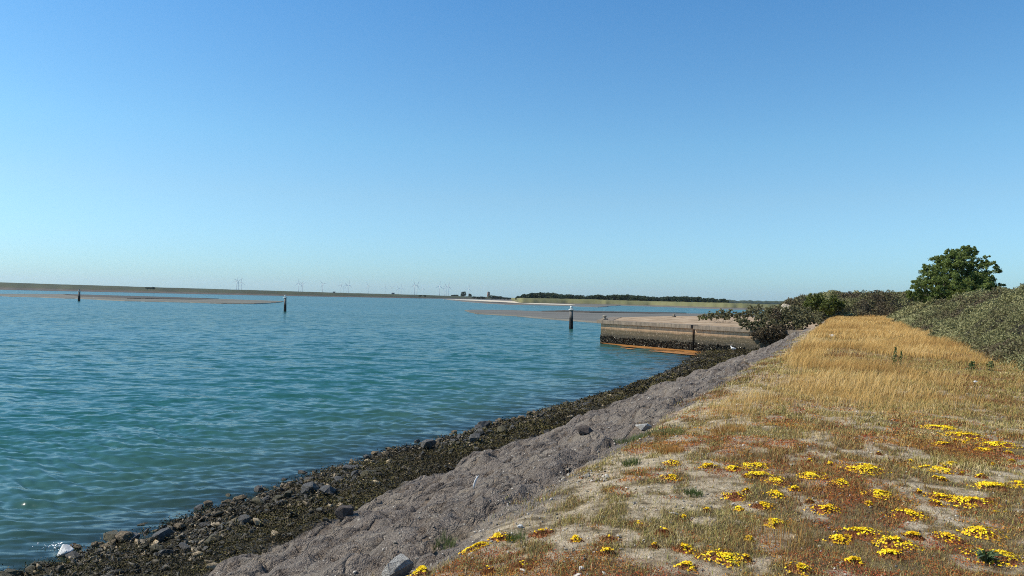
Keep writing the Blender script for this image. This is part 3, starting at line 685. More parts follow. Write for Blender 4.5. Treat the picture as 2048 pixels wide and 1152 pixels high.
# ------------------------------------------------------------------ buckthorn thicket on the dune
def into_bush(s, n):
    a = n_bush(s)-n
    b = np.minimum((s-87.0)+.5*np.minimum(n, 0), 9.0-n)
    return np.maximum(a, b)
def canopy(s, n):
    u = into_bush(s, n)+.9*(fbm(s*.4, n*.4, 101)-.5)
    z = HB + .25*sstep(25, 85, s) + .62*(1-np.exp(-np.maximum(u, 0)/.35)) + 1.75*sstep(0.3, 5.5, u) + .35*sstep(6, 18, u)
    lump = (fbm(s*.5, n*.5, 103, 3)-.5)*1.5 + (fbm(s*1.4, n*1.4, 105, 2)-.5)*1.05
    z = z + lump*sstep(0, 1.5, u) + .35*sstep(60, 38, s)*sstep(2, 6, u)
    return z, u
def build_thicket():
    rg = np.random.default_rng(9); Ps = []; Sz = []; Tn = []
    for (s0, s1, n0, n1, dens, size) in ((15, 26, -18, -3.5, 800, .040), (26, 40, -16, -2.8, 700, .045), (40, 60, -14, -2.5, 420, .062), (60, 90, -13, -2.3, 220, .09), (86, 118, -12, 9.5, 170, .11), (4, 15, -14, -5, 160, .06)):
        k = int((s1-s0)*(n1-n0)*dens); s = rg.uniform(s0, s1, k); n = rg.uniform(n0, n1, k)
        z, u = canopy(s, n); ok = u > .02; s, n, z, u = s[ok], n[ok], z[ok], u[ok]
        g = ground_z(s, n); fr = 1-np.abs(rg.normal(0, .22, len(s))); fr = np.clip(fr, .0, 1.05)
        # front rim carries leaves down to the ground
        rim = u < .8; fr[rim] = rg.uniform(.05, 1.05, rim.sum())
        lo = np.maximum(z-.8, g); zz = np.where(rim, g+(z-g)*fr, lo+(z-lo)*fr+rg.normal(0, .05, len(s)))
        x, y = sn2xy(s+rg.normal(0, .05, len(s)), n+rg.normal(0, .05, len(s)))
        Ps.append(np.stack([x, y, zz], 1)); Sz.append(rg.uniform(.6, 1.35, len(s))*size)
        tn = .45+1.5*(fbm(s*.3, n*.3, 111, 3)-.5)+.7*(fbm(s*1.3, n*1.3, 113, 2)-.5)+rg.normal(0, .13, len(s)); Tn.append(np.clip(tn, 0, 1))
    P = np.concatenate(Ps); return leaves('thicket', P, np.concatenate(Sz), np.concatenate(Tn), .42, .25, rg)
bleaf = M('buckthorn_leaf'); t = NT(bleaf)
col = t.ramp(t.attr('tint'), [(0, (.105, .08, .046)), (.3, (.142, .126, .058)), (.55, (.185, .182, .078)), (.8, (.245, .24, .105)), (1.0, (.33, .30, .145))])
p_ = t.princ(col, .6, None, .25, out=False); tr = t.n('ShaderNodeBsdfTranslucent'); t.l(col, tr.inputs['Color'])
mx = t.n('ShaderNodeMixShader'); mx.inputs[0].default_value = .22; t.l(p_, mx.inputs[1]); t.l(tr.outputs[0], mx.inputs[2]); t.out(mx.outputs[0])
tag(link('buckthorn_thicket', build_thicket(), bleaf), 'dense grey green thorny thicket covering the dune along the grass strip', 'thicket', kind='stuff')
# twiggy mass inside it
sg = np.concatenate([np.arange(4, 60, .35), np.arange(60, 124, .7)]); ng = np.arange(-22, 9.6, .35)
SG, NG = np.meshgrid(sg, ng, indexing='ij'); zc, uc = canopy(SG.ravel(), NG.ravel()); gc = ground_z(SG.ravel(), NG.ravel())
zc = np.where(uc > .25, np.maximum(zc-.45, gc+.02), gc-.3); xg, yg = sn2xy(SG.ravel(), NG.ravel())
idx = grid_polys(len(sg), len(ng)); idx = idx[(uc[idx] > .1).any(1)]
tag(link('thicket_twigs', np_mesh('thicket_twigs', np.stack([xg, yg, zc], 1), [idx[:, ::-1]], None, True), mat_var('thicket_twig', (.030, .026, .016), (.075, .066, .04), 3.0, .95, 1.0, .2)), 'tangle of brown twigs inside the thorny dune thicket', 'twigs', kind='stuff')

# ------------------------------------------------------------------ leafy shrubs and the tree
def shrub(name, base, lobes, n, size, mat, lab, cat, trunk=True, tmean=.5, seed=1, sticks=7, stick_r=.05):
    """lobes: (x,y,z,r) local; leaf clumps spread through each lobe's volume"""
    rg = np.random.default_rng(seed); o = empty(name, base, lab, cat); P = []; tn = []
    wt = np.array([l[3]**2 for l in lobes]); wt /= wt.sum()
    for (x, y, z, r), w_ in zip(lobes, wt):
        k = max(int(n*w_), 10); nc = max(int(32*(r/ (.6 if cat == 'tree' else .35))**1.3), 12)
        cd = unit(rg.normal(size=(nc, 3))); cc_ = np.array([x, y, z]) + cd*(r*rg.uniform(.45, 1.05, nc))[:, None]
        cr = r*rg.uniform(.20, .38, nc)/max(1, (nc/14)**.33); ct = rg.normal(tmean, .13, nc)
        j = rg.integers(0, nc, k); v = unit(rg.normal(size=(k, 3)))*(rg.random(k)**.5)[:, None]; v[:, 2] *= .8
        P.append(cc_[j]+v*cr[j][:, None]); tn.append(np.clip(ct[j]+rg.normal(0, .12, k), 0, 1))
    P = np.concatenate(P); link('crown' if cat == 'tree' else 'foliage', leaves('leaf_cloud', P, rg.uniform(.65, 1.3, len(P))*size, np.concatenate(tn), .5, .3, rg), mat, o)
    if trunk:
        mb = MB()
        for k, (x, y, z, r) in enumerate(lobes[:sticks]):
            b0 = Vector((x*.12, y*.12, -.15)); e = Vector((x, y, z+r*.3)); mm = b0.lerp(e, .5)+Vector((rg.normal(0, .1), rg.normal(0, .1), .1*r))
            mb.tube([b0, mm, e], [stick_r*(1.2 if k == 0 else .9), stick_r*.6, stick_r*.2], 6)
            for q in range(3):
                e2 = e+Vector(rg.normal(0, 1, 3))*r*.3; mb.tube([mm.lerp(e, .4), e2], [stick_r*.4, stick_r*.12], 5)
        link('trunk' if cat == 'tree' else 'stems', mb.mesh('stems'), bark, o)
    return o
tree_leaf = mat_leaf('tree_leaf', (.07, .10, .024), (.15, .20, .05), (.25, .29, .085), .42)
Dt = 62.0; pxm = Dt/F
def tl(px, py, r, dy=0.0): q = ray(px, py); return ((q.x/q.y)*Dt, dy, CH+q.z/q.y*Dt, r*pxm)
base_t = atd(1912, Dt, 0); st_, nt2 = xy2sn(base_t.x, base_t.y); bz = gz(st_, nt2)
raw = [(1915, 555, 48, 0), (1935, 522, 28, .3), (1905, 520, 24, -.5), (1880, 545, 30, .4), (1870, 572, 34, -.6), (1850, 580, 25, .6), (1842, 567, 13, 0), (1960, 545, 26, -.4), (1968, 572, 30, .5), (1990, 562, 15, .8), (1992, 580, 15, -.2), (1932, 503, 13, 0), (1950, 505, 14, .4), (1962, 521, 12, -.3), (1888, 518, 12, .5), (1915, 585, 45, -1.0), (1898, 508, 10, 0), (1832, 585, 12, .3), (1866, 545, 13, -.2)]
lob = []
for (a, b, r, dy) in raw:
    x, y, z, rr = tl(a, b, r, dy); lob.append((x-base_t.x, y*1.3, z-bz, rr))
shrub('tree', Vector((base_t.x, base_t.y, bz)), lob, 54000, .078, tree_leaf, 'broad dark green tree rising above the thicket at the right', 'tree', True, .48, 5, 12, .09)
def shrub_px(name, lab, mat, d, raw, n, size, seed, tmean=.5, zb=None, cat='shrub', trunk=True, sr=.035):
    cx = np.mean([q[0] for q in raw]); b = atd(cx, d, 0); s_, n_ = xy2sn(b.x, b.y); b.z = gz(s_, n_) if zb is None else zb
    lobes = []
    for (a, bb, r, dy) in raw:
        q = ray(a, bb); lobes.append((q.x/q.y*d-b.x, dy, CH+q.z/q.y*d-b.z, r*d/F))
    return shrub(name, b, lobes, n, size, mat, lab, cat, trunk, tmean, seed, 9, sr)
grn = mat_leaf('bright_shrub_leaf', (.045, .062, .012), (.095, .115, .022), (.155, .165, .035), .3)
shrub_px('shrub', 'yellow green shrub on the dune top above the pale sand scar', grn, 80, [(1625, 603, 16, 0), (1645, 604, 17, 1), (1665, 606, 15, 0), (1610, 612, 12, -1), (1640, 615, 15, -2), (1680, 610, 10, 0)], 6500, .12, 11, .5, 3.0)
shrub_px('shrub', 'bright green shrub at the foot of the broad tree', grn, 56, [(1912, 592, 12, 0), (1928, 588, 10, .3), (1898, 598, 9, -.3)], 2200, .09, 12, .6, 4.0)
dkl = mat_leaf('quay_shrub_leaf', (.085, .078, .038), (.185, .172, .086), (.30, .28, .155), .33)
brl = mat_leaf('dry_shrub_leaf', (.06, .045, .028), (.14, .105, .06), (.23, .18, .10), .25)
shrub_px('shrub', 'grey green shrub hanging over the quay coping at the bank end', dkl, 57, [(1505, 652, 14, 0), (1490, 648, 12, .3), (1525, 645, 16, .4), (1545, 655, 16, -.2), (1565, 640, 17, .6), (1585, 645, 18, .5), (1600, 655, 15, 0), (1520, 660, 12, -.6), (1610, 640, 14, 1), (1630, 640, 14, 1.5), (1560, 625, 13, 2), (1535, 632, 12, 1.5), (1590, 625, 15, 3), (1615, 625, 15, 3), (1640, 626, 15, 3), (1660, 634, 12, 2), (1645, 645, 10, 1)], 23000, .072, 13, .5, 1.8)
shrub_px('shrub', 'dark dry shrub drooping down the quay wall face', brl, 55.5, [(1520, 668, 13, 0), (1540, 665, 16, .1), (1560, 662, 16, 0), (1530, 680, 11, 0), (1548, 678, 13, .2), (1508, 672, 8, -.1), (1575, 672, 13, .3), (1590, 664, 12, .3), (1562, 628, 12, 1)], 7000, .075, 14, .35, .6)
shrub_px('shrub', 'low spreading shrub on the sandy deck of the quay', dkl, 71, [(1442, 627, 9, 0), (1425, 630, 8, .4), (1460, 628, 10, .2), (1410, 632, 6, 0), (1475, 631, 8, -.3), (1492, 628, 10, 0), (1400, 633, 4, .2), (1510, 625, 10, 1), (1433, 632, 8, -.3), (1452, 633, 8, -.4), (1470, 635, 8, -.5), (1418, 634, 6, -.2)], 7500, .075, 15, .55, QT, 'shrub', True, .012)
shrub_px('shrub', 'wispy shrub with gaps standing behind the quay deck', dkl, 80, [(1500, 617, 8, 0), (1520, 616, 9, .5), (1510, 624, 9, .3), (1535, 622, 9, 0), (1550, 618, 8, 0)], 1500, .10, 16, .5, QT)
shrub_px('grass_tuft', 'small yellow green tuft on the quay coping', grn, 62, [(1405, 637, 4, 0), (1411, 637, 4, .1), (1399, 638, 3, 0)], 500, .05, 17, .8, QT, 'tuft', False)
# pale sand scar at the end of the dune
sc_ = atd(1574, 84, 0); me = rock_mesh('sand_scar', 78, 3.4, 2.4, 4.2, 60, .2)
o = tag(link('sand_scar', me, mat_var('pale_sand', (.30, .25, .18), (.58, .50, .38), 1.5, .95, .8, .2)), 'pale sandy scar on the broken end of the dune', 'sand'); o.location = (sc_.x, sc_.y, 2.75); o.scale = (.8, .8, .75)

# ------------------------------------------------------------------ grasses
blade_gold = M('golden_grass'); t = NT(blade_gold)
c = t.ramp(t.attr('tint'), [(0, (.27, .13, .042)), (.35, (.46, .275, .083)), (.65, (.66, .43, .145)), (1.0, (.78, .60, .31))])
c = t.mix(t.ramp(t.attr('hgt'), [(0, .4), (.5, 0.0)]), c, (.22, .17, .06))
p_ = t.princ(c, .6, None, .2, out=False); tr = t.n('ShaderNodeBsdfTranslucent'); t.l(c, tr.inputs['Color'])
mx = t.n('ShaderNodeMixShader'); mx.inputs[0].default_value = .35; t.l(p_, mx.inputs[1]); t.l(tr.outputs[0], mx.inputs[2]); t.out(mx.outputs[0])
def sow(s0, s1, n0, n1, dens, mask):
    k = int((s1-s0)*(n1-n0)*dens); s = RNG.uniform(s0, s1, k); n = RNG.uniform(n0, n1, k)
    ok = RNG.random(k) < mask(s, n); return s[ok], n[ok]
def gold_mask(s, n):
    e = 2.0+.9*(fbm(s*.6, n*.6, 121)-.5)
    m_ = sstep(8.8, 13.5, s+4.5*(fbm(s*.5, n*.5, 122)-.5)+1.25*np.minimum(n-.2, 0))*sstep(e+.15, e-.5, n)
    m_ = m_*np.clip(.32+3.6*(fbm(s*.42, n*.6, 123)-.47)+.45*sstep(24, 40, s), .06, 1)
    right = sstep(27, 19, s)*sstep(-1.0, -2.6, n)
    return m_*(1-.93*right)*np.where(into_bush(s, n) > .3, 0, 1)
PS = []; H = []; W = []; T_ = []; LN = []
for (s0, s1, dens, wd) in ((7, 14, 900, .0035), (14, 22, 640, .0048), (22, 36, 400, .008), (36, 58, 260, .013), (58, 92, 150, .021)):
    s, n = sow(s0, s1, -5.5, 2.6, dens, gold_mask); k = len(s); x, y = sn2xy(s, n)
    PS.append(np.stack([x, y, ground_z(s, n)-.01], 1)); tall = np.clip(fbm(s*.5, n*.5, 125)*1.5-.25, .15, 1.1)
    near = sstep(8, 17, s)
    H.append(RNG.uniform(.12, .42, k)*(.35+.85*tall)*(.55+.45*near)); W.append(np.full(k, wd)*RNG.uniform(.7, 1.4, k))
    tt_ = .50+.9*(fbm(s*.45, n*.45, 127)-.5)+RNG.normal(0, .16, k); T_.append(np.clip(tt_, 0, 1)); LN.append(np.abs(RNG.normal(.42, .22, k)))
P = np.concatenate(PS); k = len(P); ld = np.stack([np.full(k, 1.0), np.full(k, .15), np.zeros(k)], 1)+RNG.normal(0, .45, (k, 3))*np.array([1, 1, 0])
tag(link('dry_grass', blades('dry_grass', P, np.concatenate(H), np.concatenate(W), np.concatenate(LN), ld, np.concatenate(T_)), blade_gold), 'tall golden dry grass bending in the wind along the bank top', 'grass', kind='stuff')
turf_m = M('turf_blade'); t = NT(turf_m)
c = t.ramp(t.attr('tint'), [(0, (.19, .065, .025)), (.2, (.235, .14, .048)), (.42, (.31, .23, .08)), (.6, (.25, .25, .065)), (.78, (.46, .34, .145)), (1.0, (.64, .51, .28))])
t.princ(c, .75, None, .15)
def turf_mask(s, n):
    e = 2.55+1.0*(fbm(s*.8, n*.8, 131)-.5); sd_ = .25*fbm(s*.8, n*1.1, 60, 3)+.75*fbm(s*3.0, n*4.2, 61, 5)+.13*np.exp(-((n-1.7)/1.0)**2)
    return sstep(e+.3, e-.5, n)*(1-.84*sstep(.54, .615, sd_))*np.clip(.5+1.4*(fbm(s*1.7, n*1.7, 133)-.3), .2, 1)*np.where(into_bush(s, n) > .3, 0, 1)
PS = []; H = []; W = []; T_ = []
for (s0, s1, n0, dens, wd) in ((2.5, 6, -3, 9000, .0024), (6, 10, -4, 6500, .0032), (10, 16, -5.5, 3600, .0045), (16, 26, -6, 1900, .007), (26, 50, -4.5, 300, .013)):
    s, n = sow(s0, s1, n0, 3.0, dens, turf_mask); k = len(s); x, y = sn2xy(s, n)
    PS.append(np.stack([x, y, ground_z(s, n)-.004], 1)); hh = np.clip(fbm(s*1.1, n*1.1, 135)*1.7-.35, .2, 1.2)
    H.append(RNG.uniform(.012, .06, k)*(.4+1.0*hh)*(1+.5*sstep(6, 14, s))); W.append(wd*RNG.uniform(.7, 1.5, k))
    T_.append(np.clip(.42+1.1*(fbm(s*.9, n*.9, 137, 3)-.5)+RNG.normal(0, .24, k), 0, 1))
P = np.concatenate(PS); k = len(P)
tag(link('short_turf', blades('short_turf', P, np.concatenate(H), np.concatenate(W), np.abs(RNG.normal(.6, .35, k)), RNG.normal(0, 1, (k, 3))*np.array([1, 1, 0])+np.array([.3, 0, 0]), np.concatenate(T_)), turf_m), 'short sparse brown green turf and moss on the sandy bank top', 'turf', kind='stuff')
# a few fresh green tufts at the edge
gm_ = mat_leaf('green_blade', (.05, .075, .02), (.085, .12, .032), (.14, .17, .055), .25)
def tuft(px, py, r, h, n, lab, cat='grass tuft', mat=gm_, lean=.5, wd=.004):
    p, s, n_, d = on_bank(px, py); o = empty('grass_tuft', p, lab, cat)
    th = RNG.uniform(0, 6.28, n); rr = r*np.sqrt(RNG.random(n)); q = np.stack([rr*np.cos(th), rr*np.sin(th), np.zeros(n)], 1)
    ss, nn = xy2sn(p.x+q[:, 0], p.y+q[:, 1]); q[:, 2] = ground_z(ss, nn)-p.z-.005
    ld = q*np.array([1, 1, 0])/r+RNG.normal(0, .3, (n, 3))*np.array([1, 1, 0])
    link('blades', blades('tuft', q, RNG.uniform(.5, 1, n)*h, wd, RNG.uniform(.3, 1.2, n)*lean, ld, RNG.random(n)), mat, o)
tuft(1262, 930, .10, .10, 220, 'dark green grass tuft on the bare sand right of the pebbles')
tuft(1260, 882, .22, .09, 380, 'fresh green grass patch below the pale grey rock')
tuft(1330, 868, .25, .10, 400, 'fresh green grass patch uphill and right of the pale grey rock')
tuft(1030, 1082, .07, .09, 180, 'small green grass tuft right of the small orange stonecrop', wd=.003)
tuft(890, 1092, .09, .10, 220, 'straw tipped grass tuft on the grey slope left of the lone yellow stonecrop', wd=.003)
tuft(1387, 990, .08, .07, 200, 'small green weed tuft beside a single yellow bloom', wd=.004)
og = mat_leaf('orange_blade', (.26, .12, .03), (.40, .20, .055), (.55, .32, .10), .3)
tuft(1455, 865, .22, .14, 420, 'rusty orange grass tuft before the tall golden grass', mat=og)
tuft(1340, 905, .15, .10, 320, 'low rusty grass tuft on the sandy edge', mat=og)
tuft(1560, 1085, .22, .17, 150, 'thin upright yellow grass tuft left of the big stonecrop bed', mat=og, lean=.25, wd=.003)

# ------------------------------------------------------------------ stonecrop clumps: each clump a thing with stems and flower heads
flower_m = M('stonecrop_flower'); t = NT(flower_m)
t.princ(t.ramp(t.attr('tint'), [(0, (.55, .26, .01)), (.25, (.76, .47, .01)), (.6, (.86, .62, .012)), (1.0, (.90, .73, .03))]), .6, None, .2)
stem_m = mat_leaf('stonecrop_stem', (.22, .060, .03), (.30, .12, .04), (.22, .18, .055), .2)
def star_mesh(name, P, size, tint, nrm):
    """five petalled blooms"""
    n = len(P); nrm = unit(nrm); a = unit(np.cross(nrm, RNG.normal(size=(n, 3)))); b = np.cross(nrm, a)
    v = np.empty((n, 11, 3)); v[:, 0] = P; size = np.asarray(size)[:, None]
    for k in range(10):
        r = size*(1.0 if k % 2 == 0 else .5); an = math.pi*k/5
        v[:, k+1] = P+(a*math.cos(an)+b*math.sin(an))*r+nrm*size*(.25 if k % 2 == 0 else .05)
    tri = np.array([[0, k+1, (k+1) % 10+1] for k in range(10)]); o = np.arange(n)[:, None, None]*11
    return np_mesh(name, v.reshape(-1, 3), [(o+tri[None]).reshape(-1, 3)], {'tint': np.repeat(tint, 11)})
def stonecrop(px, py, wpx, cover, lab, group=None, flat=.55, hue=.6):
    p, s, n_, d = on_bank(px, py); r = wpx*.57*d/F; hgt = min(.03+.07*r, .06)
    o = empty('stonecrop_clump', p, lab, 'flower clump', group)
    k = int(240+6200*r*r); k = min(k, 2300)
    def spots(k, spread):
        th = RNG.uniform(0, 6.28, k); rr = np.minimum(np.abs(RNG.normal(0, .62, k)), 1.05)*spread*1.2
        lob = .55+.9*fbm(np.cos(th)*1.7+px, np.sin(th)*1.7+py, 141, 3)
        x = rr*np.cos(th)*r*lob*1.05; y = rr*np.sin(th)*r*lob*.95
        ss, nn = xy2sn(p.x+x, p.y+y); return x, y, ground_z(ss, nn)-p.z, rr
    x, y, z, rr = spots(int(k*1.3), 1.25)
    H_ = hgt*np.clip(1.15-.75*rr**2, .2, 1.0)*RNG.uniform(.55, 1.0, len(x))
    st = blades('stonecrop_stems', np.stack([x, y, z], 1), H_, .006, RNG.uniform(.1, .6, len(x)), RNG.normal(0, 1, (len(x), 3))*np.array([1, 1, 0]), RNG.random(len(x))*.8)
    nst = len(st.vertices); co = np.empty(nst*3); st.vertices.foreach_get('co', co); tin = np.empty(nst); st.attributes['tint'].data.foreach_get('value', tin)
    A_ = np.linspace(0, 2*np.pi, 40); Rr = np.array([.02, .25, .45, .65, .85, 1.0]); AA_, RR_ = np.meshgrid(A_, Rr)
    lb = .55+.9*fbm(np.cos(AA_)*1.7+px, np.sin(AA_)*1.7+py, 141, 3); mx_ = RR_*np.cos(AA_)*r*lb; my_ = RR_*np.sin(AA_)*r*lb
    ms, mn = xy2sn(p.x+mx_, p.y+my_); mz = ground_z(ms.ravel(), mn.ravel()).reshape(mx_.shape)-p.z + hgt*.5*(1-RR_**1.5)*(.4+1.2*fbm((p.x+mx_)*28, (p.y+my_)*28, 145, 2))-.004
    gp = grid_polys(6, 40)+nst; bq = np.arange(nst//5)[:, None]*5
    me_ = np_mesh('stonecrop_stems', np.concatenate([co.reshape(-1, 3), np.stack([mx_.ravel(), my_.ravel(), mz.ravel()], 1)]), [bq+np.array([[0, 1, 2, 3]]), bq+np.array([[3, 2, 4]]), gp], {'tint': np.concatenate([tin, np.clip(.3+RNG.normal(0, .3, mx_.size), 0, 1)])})
    bpy.data.meshes.remove(st); link('stems', me_, stem_m, o)
    k2 = int(k*cover*1.5)
    if k2 > 4:
        x, y, z, rr = spots(int(k2*1.6), 1.0 if k2 > 60 else .6)
        nz = fbm((p.x+x)*9, (p.y+y)*9, 143, 3); thr = np.quantile(nz, 1-1/1.6); ok = nz > thr; x, y, z, rr = x[ok], y[ok], z[ok], rr[ok]
        zz = z+hgt*np.clip(1.12-.7*rr**2, .3, 1.0)*RNG.uniform(.8, 1.12, len(x))
        tn = np.clip(RNG.normal(hue, .22, len(x))-.35*sstep(.6, 1.1, rr), 0, 1)
        nr = np.stack([x/r*.6, y/r*.6, np.full(len(x), 1.0)], 1)+RNG.normal(0, .35, (len(x), 3))
        sz = RNG.uniform(.006, .0105, len(x))*(1+.05*max(d-5, 0))
        link('flowers', star_mesh('stonecrop_flowers', np.stack([x, y, zz], 1), sz, tn, nr), flower_m, o)
CL = [(949, 1101, 42, 1.0, 'dense lone yellow stonecrop clump at the edge of the grey slope'),
 (841, 1147, 40, .7, 'orange yellow stonecrop clump beside the big pale boulder'),
 (1001, 1077, 40, .35, 'small orange stonecrop uphill of the lone dense yellow clump'),
 (1625, 954, 44, 1.0, 'tight round yellow stonecrop cushion left of the long yellow strip'),
 (1728, 939, 60, .85, 'long tapering yellow stonecrop strip right of the round cushion'),
 (1686, 969, 40, .35, 'sparse orange stonecrop below the round cushion'),
 (1555, 992, 34, .6, 'small yellow stonecrop in line below the twin clumps'),
 (1759, 992, 42, .85, 'compact yellow stonecrop above the brown moss patch'),
 (1873, 942, 55, 1.0, 'bright thick yellow stonecrop with a smaller clump at its shoulder'),
 (1903, 932, 28, .8, 'small yellow stonecrop touching the shoulder of a thick one'),
 (1885, 859, 55, .9, 'farthest flat yellow stonecrop strip by the golden grass'),
 (1929, 875, 66, 1.0, 'large flat yellow stonecrop, brightest of the far ones'),
 (1996, 892, 50, .85, 'ragged yellow stonecrop at the right end of the far ones'),
 (1890, 892, 44, .35, 'thin dull yellow stonecrop under the far bright strip'),
 (1962, 903, 22, .6, 'little yellow stonecrop left of the ragged far clump'),
 (1981, 976, 54, 1.0, 'thick yellow stonecrop above the widest flower carpet'),
 (2038, 972, 34, .8, 'yellow stonecrop cut by the right border beside the thick one'),
 (1939, 1007, 78, .8, 'widest loose yellow stonecrop carpet at the right'),
 (1885, 998, 46, .3, 'sparse yellow stonecrop off the left side of the widest carpet'),
 (1651, 1021, 50, .4, 'half bloomed orange stonecrop above the big stonecrop bed'),
 (1821, 1032, 58, .5, 'mixed red and yellow stonecrop trailing over brown moss'),
 (1547, 1051, 44, .75, 'yellow stonecrop clump left of the big stonecrop bed'),
 (1720, 1071, 66, .75, 'upper yellow clump of the big stonecrop bed'),
 (1682, 1083, 44, .6, 'left yellow clump of the big stonecrop bed'),
 (1795, 1090, 66, .75, 'right yellow clump of the big stonecrop bed'),
 (1829, 1077, 34, .6, 'outer right small clump of the big stonecrop bed'),
 (1782, 1113, 48, .7, 'lowest yellow clump of the big stonecrop bed'),
 (1967, 1068, 54, .8, 'yellow stonecrop on bare sand above the green thistle'),
 (1898, 1080, 62, .25, 'reddish barely blooming stonecrop left of the sand clump'),
 (1992, 1117, 74, .85, 'yellow stonecrop growing behind the green thistle'),
 (1709, 1128, 30, .6, 'small yellow stonecrop under the big stonecrop bed'),
 (1600, 1142, 42, .3, 'sparse yellow stonecrop at the lower border left of the bed'),
 (1509, 935, 46, .9, 'upper yellow clump of the twin stonecrops at the sandy edge'),
 (1517, 954, 48, .7, 'lower yellow clump of the twin stonecrops at the sandy edge'),
 (1468, 940, 28, .7, 'small yellow clump just left of the twin stonecrops'),
 (1556, 966, 44, .35, 'thin orange stonecrop trailing right below the twins'),
 (1522, 1016, 40, .5, 'orange stonecrop above the yellow clump left of the bed'),
 (1342, 958, 26, .55, 'little yellow orange stonecrop with grass around it, leftmost of the middle row'),
 (1416, 935, 28, .5, 'tiny orange yellow stonecrop left of the twin clumps'),
 (1344, 929, 28, .35, 'tiny yellow stonecrop farthest up the sandy edge'),
 (1470, 995, 48, .15, 'orange red stonecrop mat with hardly any bloom below the twins'),
 (1450, 1118, 62, .75, 'bright yellow stonecrop at the lower border near bare sand'),
 (1376, 1138, 36, .4, 'loose yellow stonecrop lower left of the bright border clump'),
 (1215, 1108, 34, .25, 'sprinkle of single yellow blooms above the lower border'),
 (1152, 1083, 18, .3, 'tiny orange stonecrop left of the red mats'),
 (1273, 1051, 42, .03, 'deep red stonecrop mat below the grey stick'),
 (1328, 1067, 38, .04, 'rusty red stonecrop mat right of the deep red one'),
 (1218, 1081, 34, .02, 'dark red stonecrop mat left of the rusty one'),
 (1083, 1070, 46, .08, 'orange red stonecrop mat beside the sand hollow'),
 (1041, 1137, 60, .03, 'long red stonecrop mat at the lower border'),
 (978, 1146, 34, .02, 'small red stonecrop mat at the lower border left of the long one'),
 (1365, 1101, 40, .25, 'rust and yellow stonecrop left of the bright border clump')]
for c_ in CL: stonecrop(c_[0], c_[1], c_[2], c_[3], c_[4], hue=.62 if c_[3] > .6 else .42)
GEN = 'faint orange stonecrop sprig scattered in the turf'
for k in range(80):
    s_ = RNG.uniform(4.3, 12); n_ = RNG.uniform(-3.0, 1.2); x, y = sn2xy(s_, n_)
    p = Vector((x, y, gz(s_, n_))); v = p-Vector((0, 0, CH)); dz = v.dot(fw); px, py = 1024+v.dot(rt)/dz*F, 576-v.dot(up)/dz*F
    if 1000 < px < 2040 and 880 < py < 1145: stonecrop(px, py, RNG.uniform(10, 22), RNG.uniform(.0, .3), GEN, 'scattered stonecrop sprigs', hue=.4)

# red and orange stonecrop carpet between the clumps
PS = []; SZ = []; TN = []
for (s0, s1, dens, size) in ((2.5, 6, 6800, .0066), (6, 10, 3600, .0092), (10, 15, 1500, .013)):
    k = int((s1-s0)*6.4*dens); s_ = RNG.uniform(s0, s1, k); n_ = RNG.uniform(-4, 2.4, k)
    f_ = fbm(s_*1.4, n_*1.4, 62, 5)+.5*(fbm(s_*6, n_*6, 64, 3)-.5); ok = RNG.random(k) < .8*sstep(.50, .66, f_)*sstep(15, 11, s_)
    s_, n_ = s_[ok], n_[ok]; x, y = sn2xy(s_, n_); PS.append(np.stack([x, y, ground_z(s_, n_)+RNG.uniform(0, .02, len(s_))], 1)); SZ.append(RNG.uniform(.6, 1.4, len(s_))*size)
    TN.append(np.clip(.45+1.3*(fbm(s_*2, n_*2, 66, 3)-.5)+RNG.normal(0, .2, len(s_)), 0, 1))
rc_m = mat_leaf('red_carpet', (.36, .07, .03), (.46, .17, .04), (.62, .34, .045), .35)
tag(link('stonecrop_carpet', leaves('stonecrop_carpet', np.concatenate(PS), np.concatenate(SZ), np.concatenate(TN), .5, .4), rc_m), 'thin red and orange stonecrop carpet spread between the yellow clumps', 'ground cover', kind='stuff')

# ------------------------------------------------------------------ weeds
weed_m = mat_leaf('weed_leaf', (.04, .075, .022), (.075, .12, .038), (.13, .17, .065), .3)
def weed(px, py, h, lab, rad=.06, n=120, name='weed', ls=.03):
    p, s, n_, d = on_bank(px, py); o = empty(name, p, lab, 'weed')
    link('stem', MB().tube([(0, 0, -.02), (.01, 0, h*.5), (.03, .01, h*.96)], [.008, .006, .002], 5).mesh('weed_stem'), weed_m if False else bark, o)
    t_ = RNG.random(n)**.85; th = RNG.uniform(0, 6.28, n); rr = rad*(1.1-.8*t_)*RNG.uniform(.3, 1, n)
    P = np.stack([rr*np.cos(th)+.03*t_**2, rr*np.sin(th), h*(.05+.95*t_)], 1)
    link('leaves', leaves('weed_leaves', P, RNG.uniform(.6, 1.2, n)*ls, RNG.random(n), .35, .4), weed_m, o)
weed(1789, 734, .55, 'taller dark green weed spike standing in the golden grass', .075, 170, ls=.032)
weed(1801, 734, .46, 'thinner browner weed spike just right of the taller one', .05, 80, ls=.028)
weed(1943, 742, .25, 'leafy green weed at the thicket foot, left of two', .13, 120, ls=.036)
weed(1979, 744, .28, 'leafy green weed at the thicket foot, right of two', .13, 120, ls=.036)
weed(1846, 757, .14, 'low dark weed tuft on the brown ground before the weed spikes', .09, 80, ls=.05)
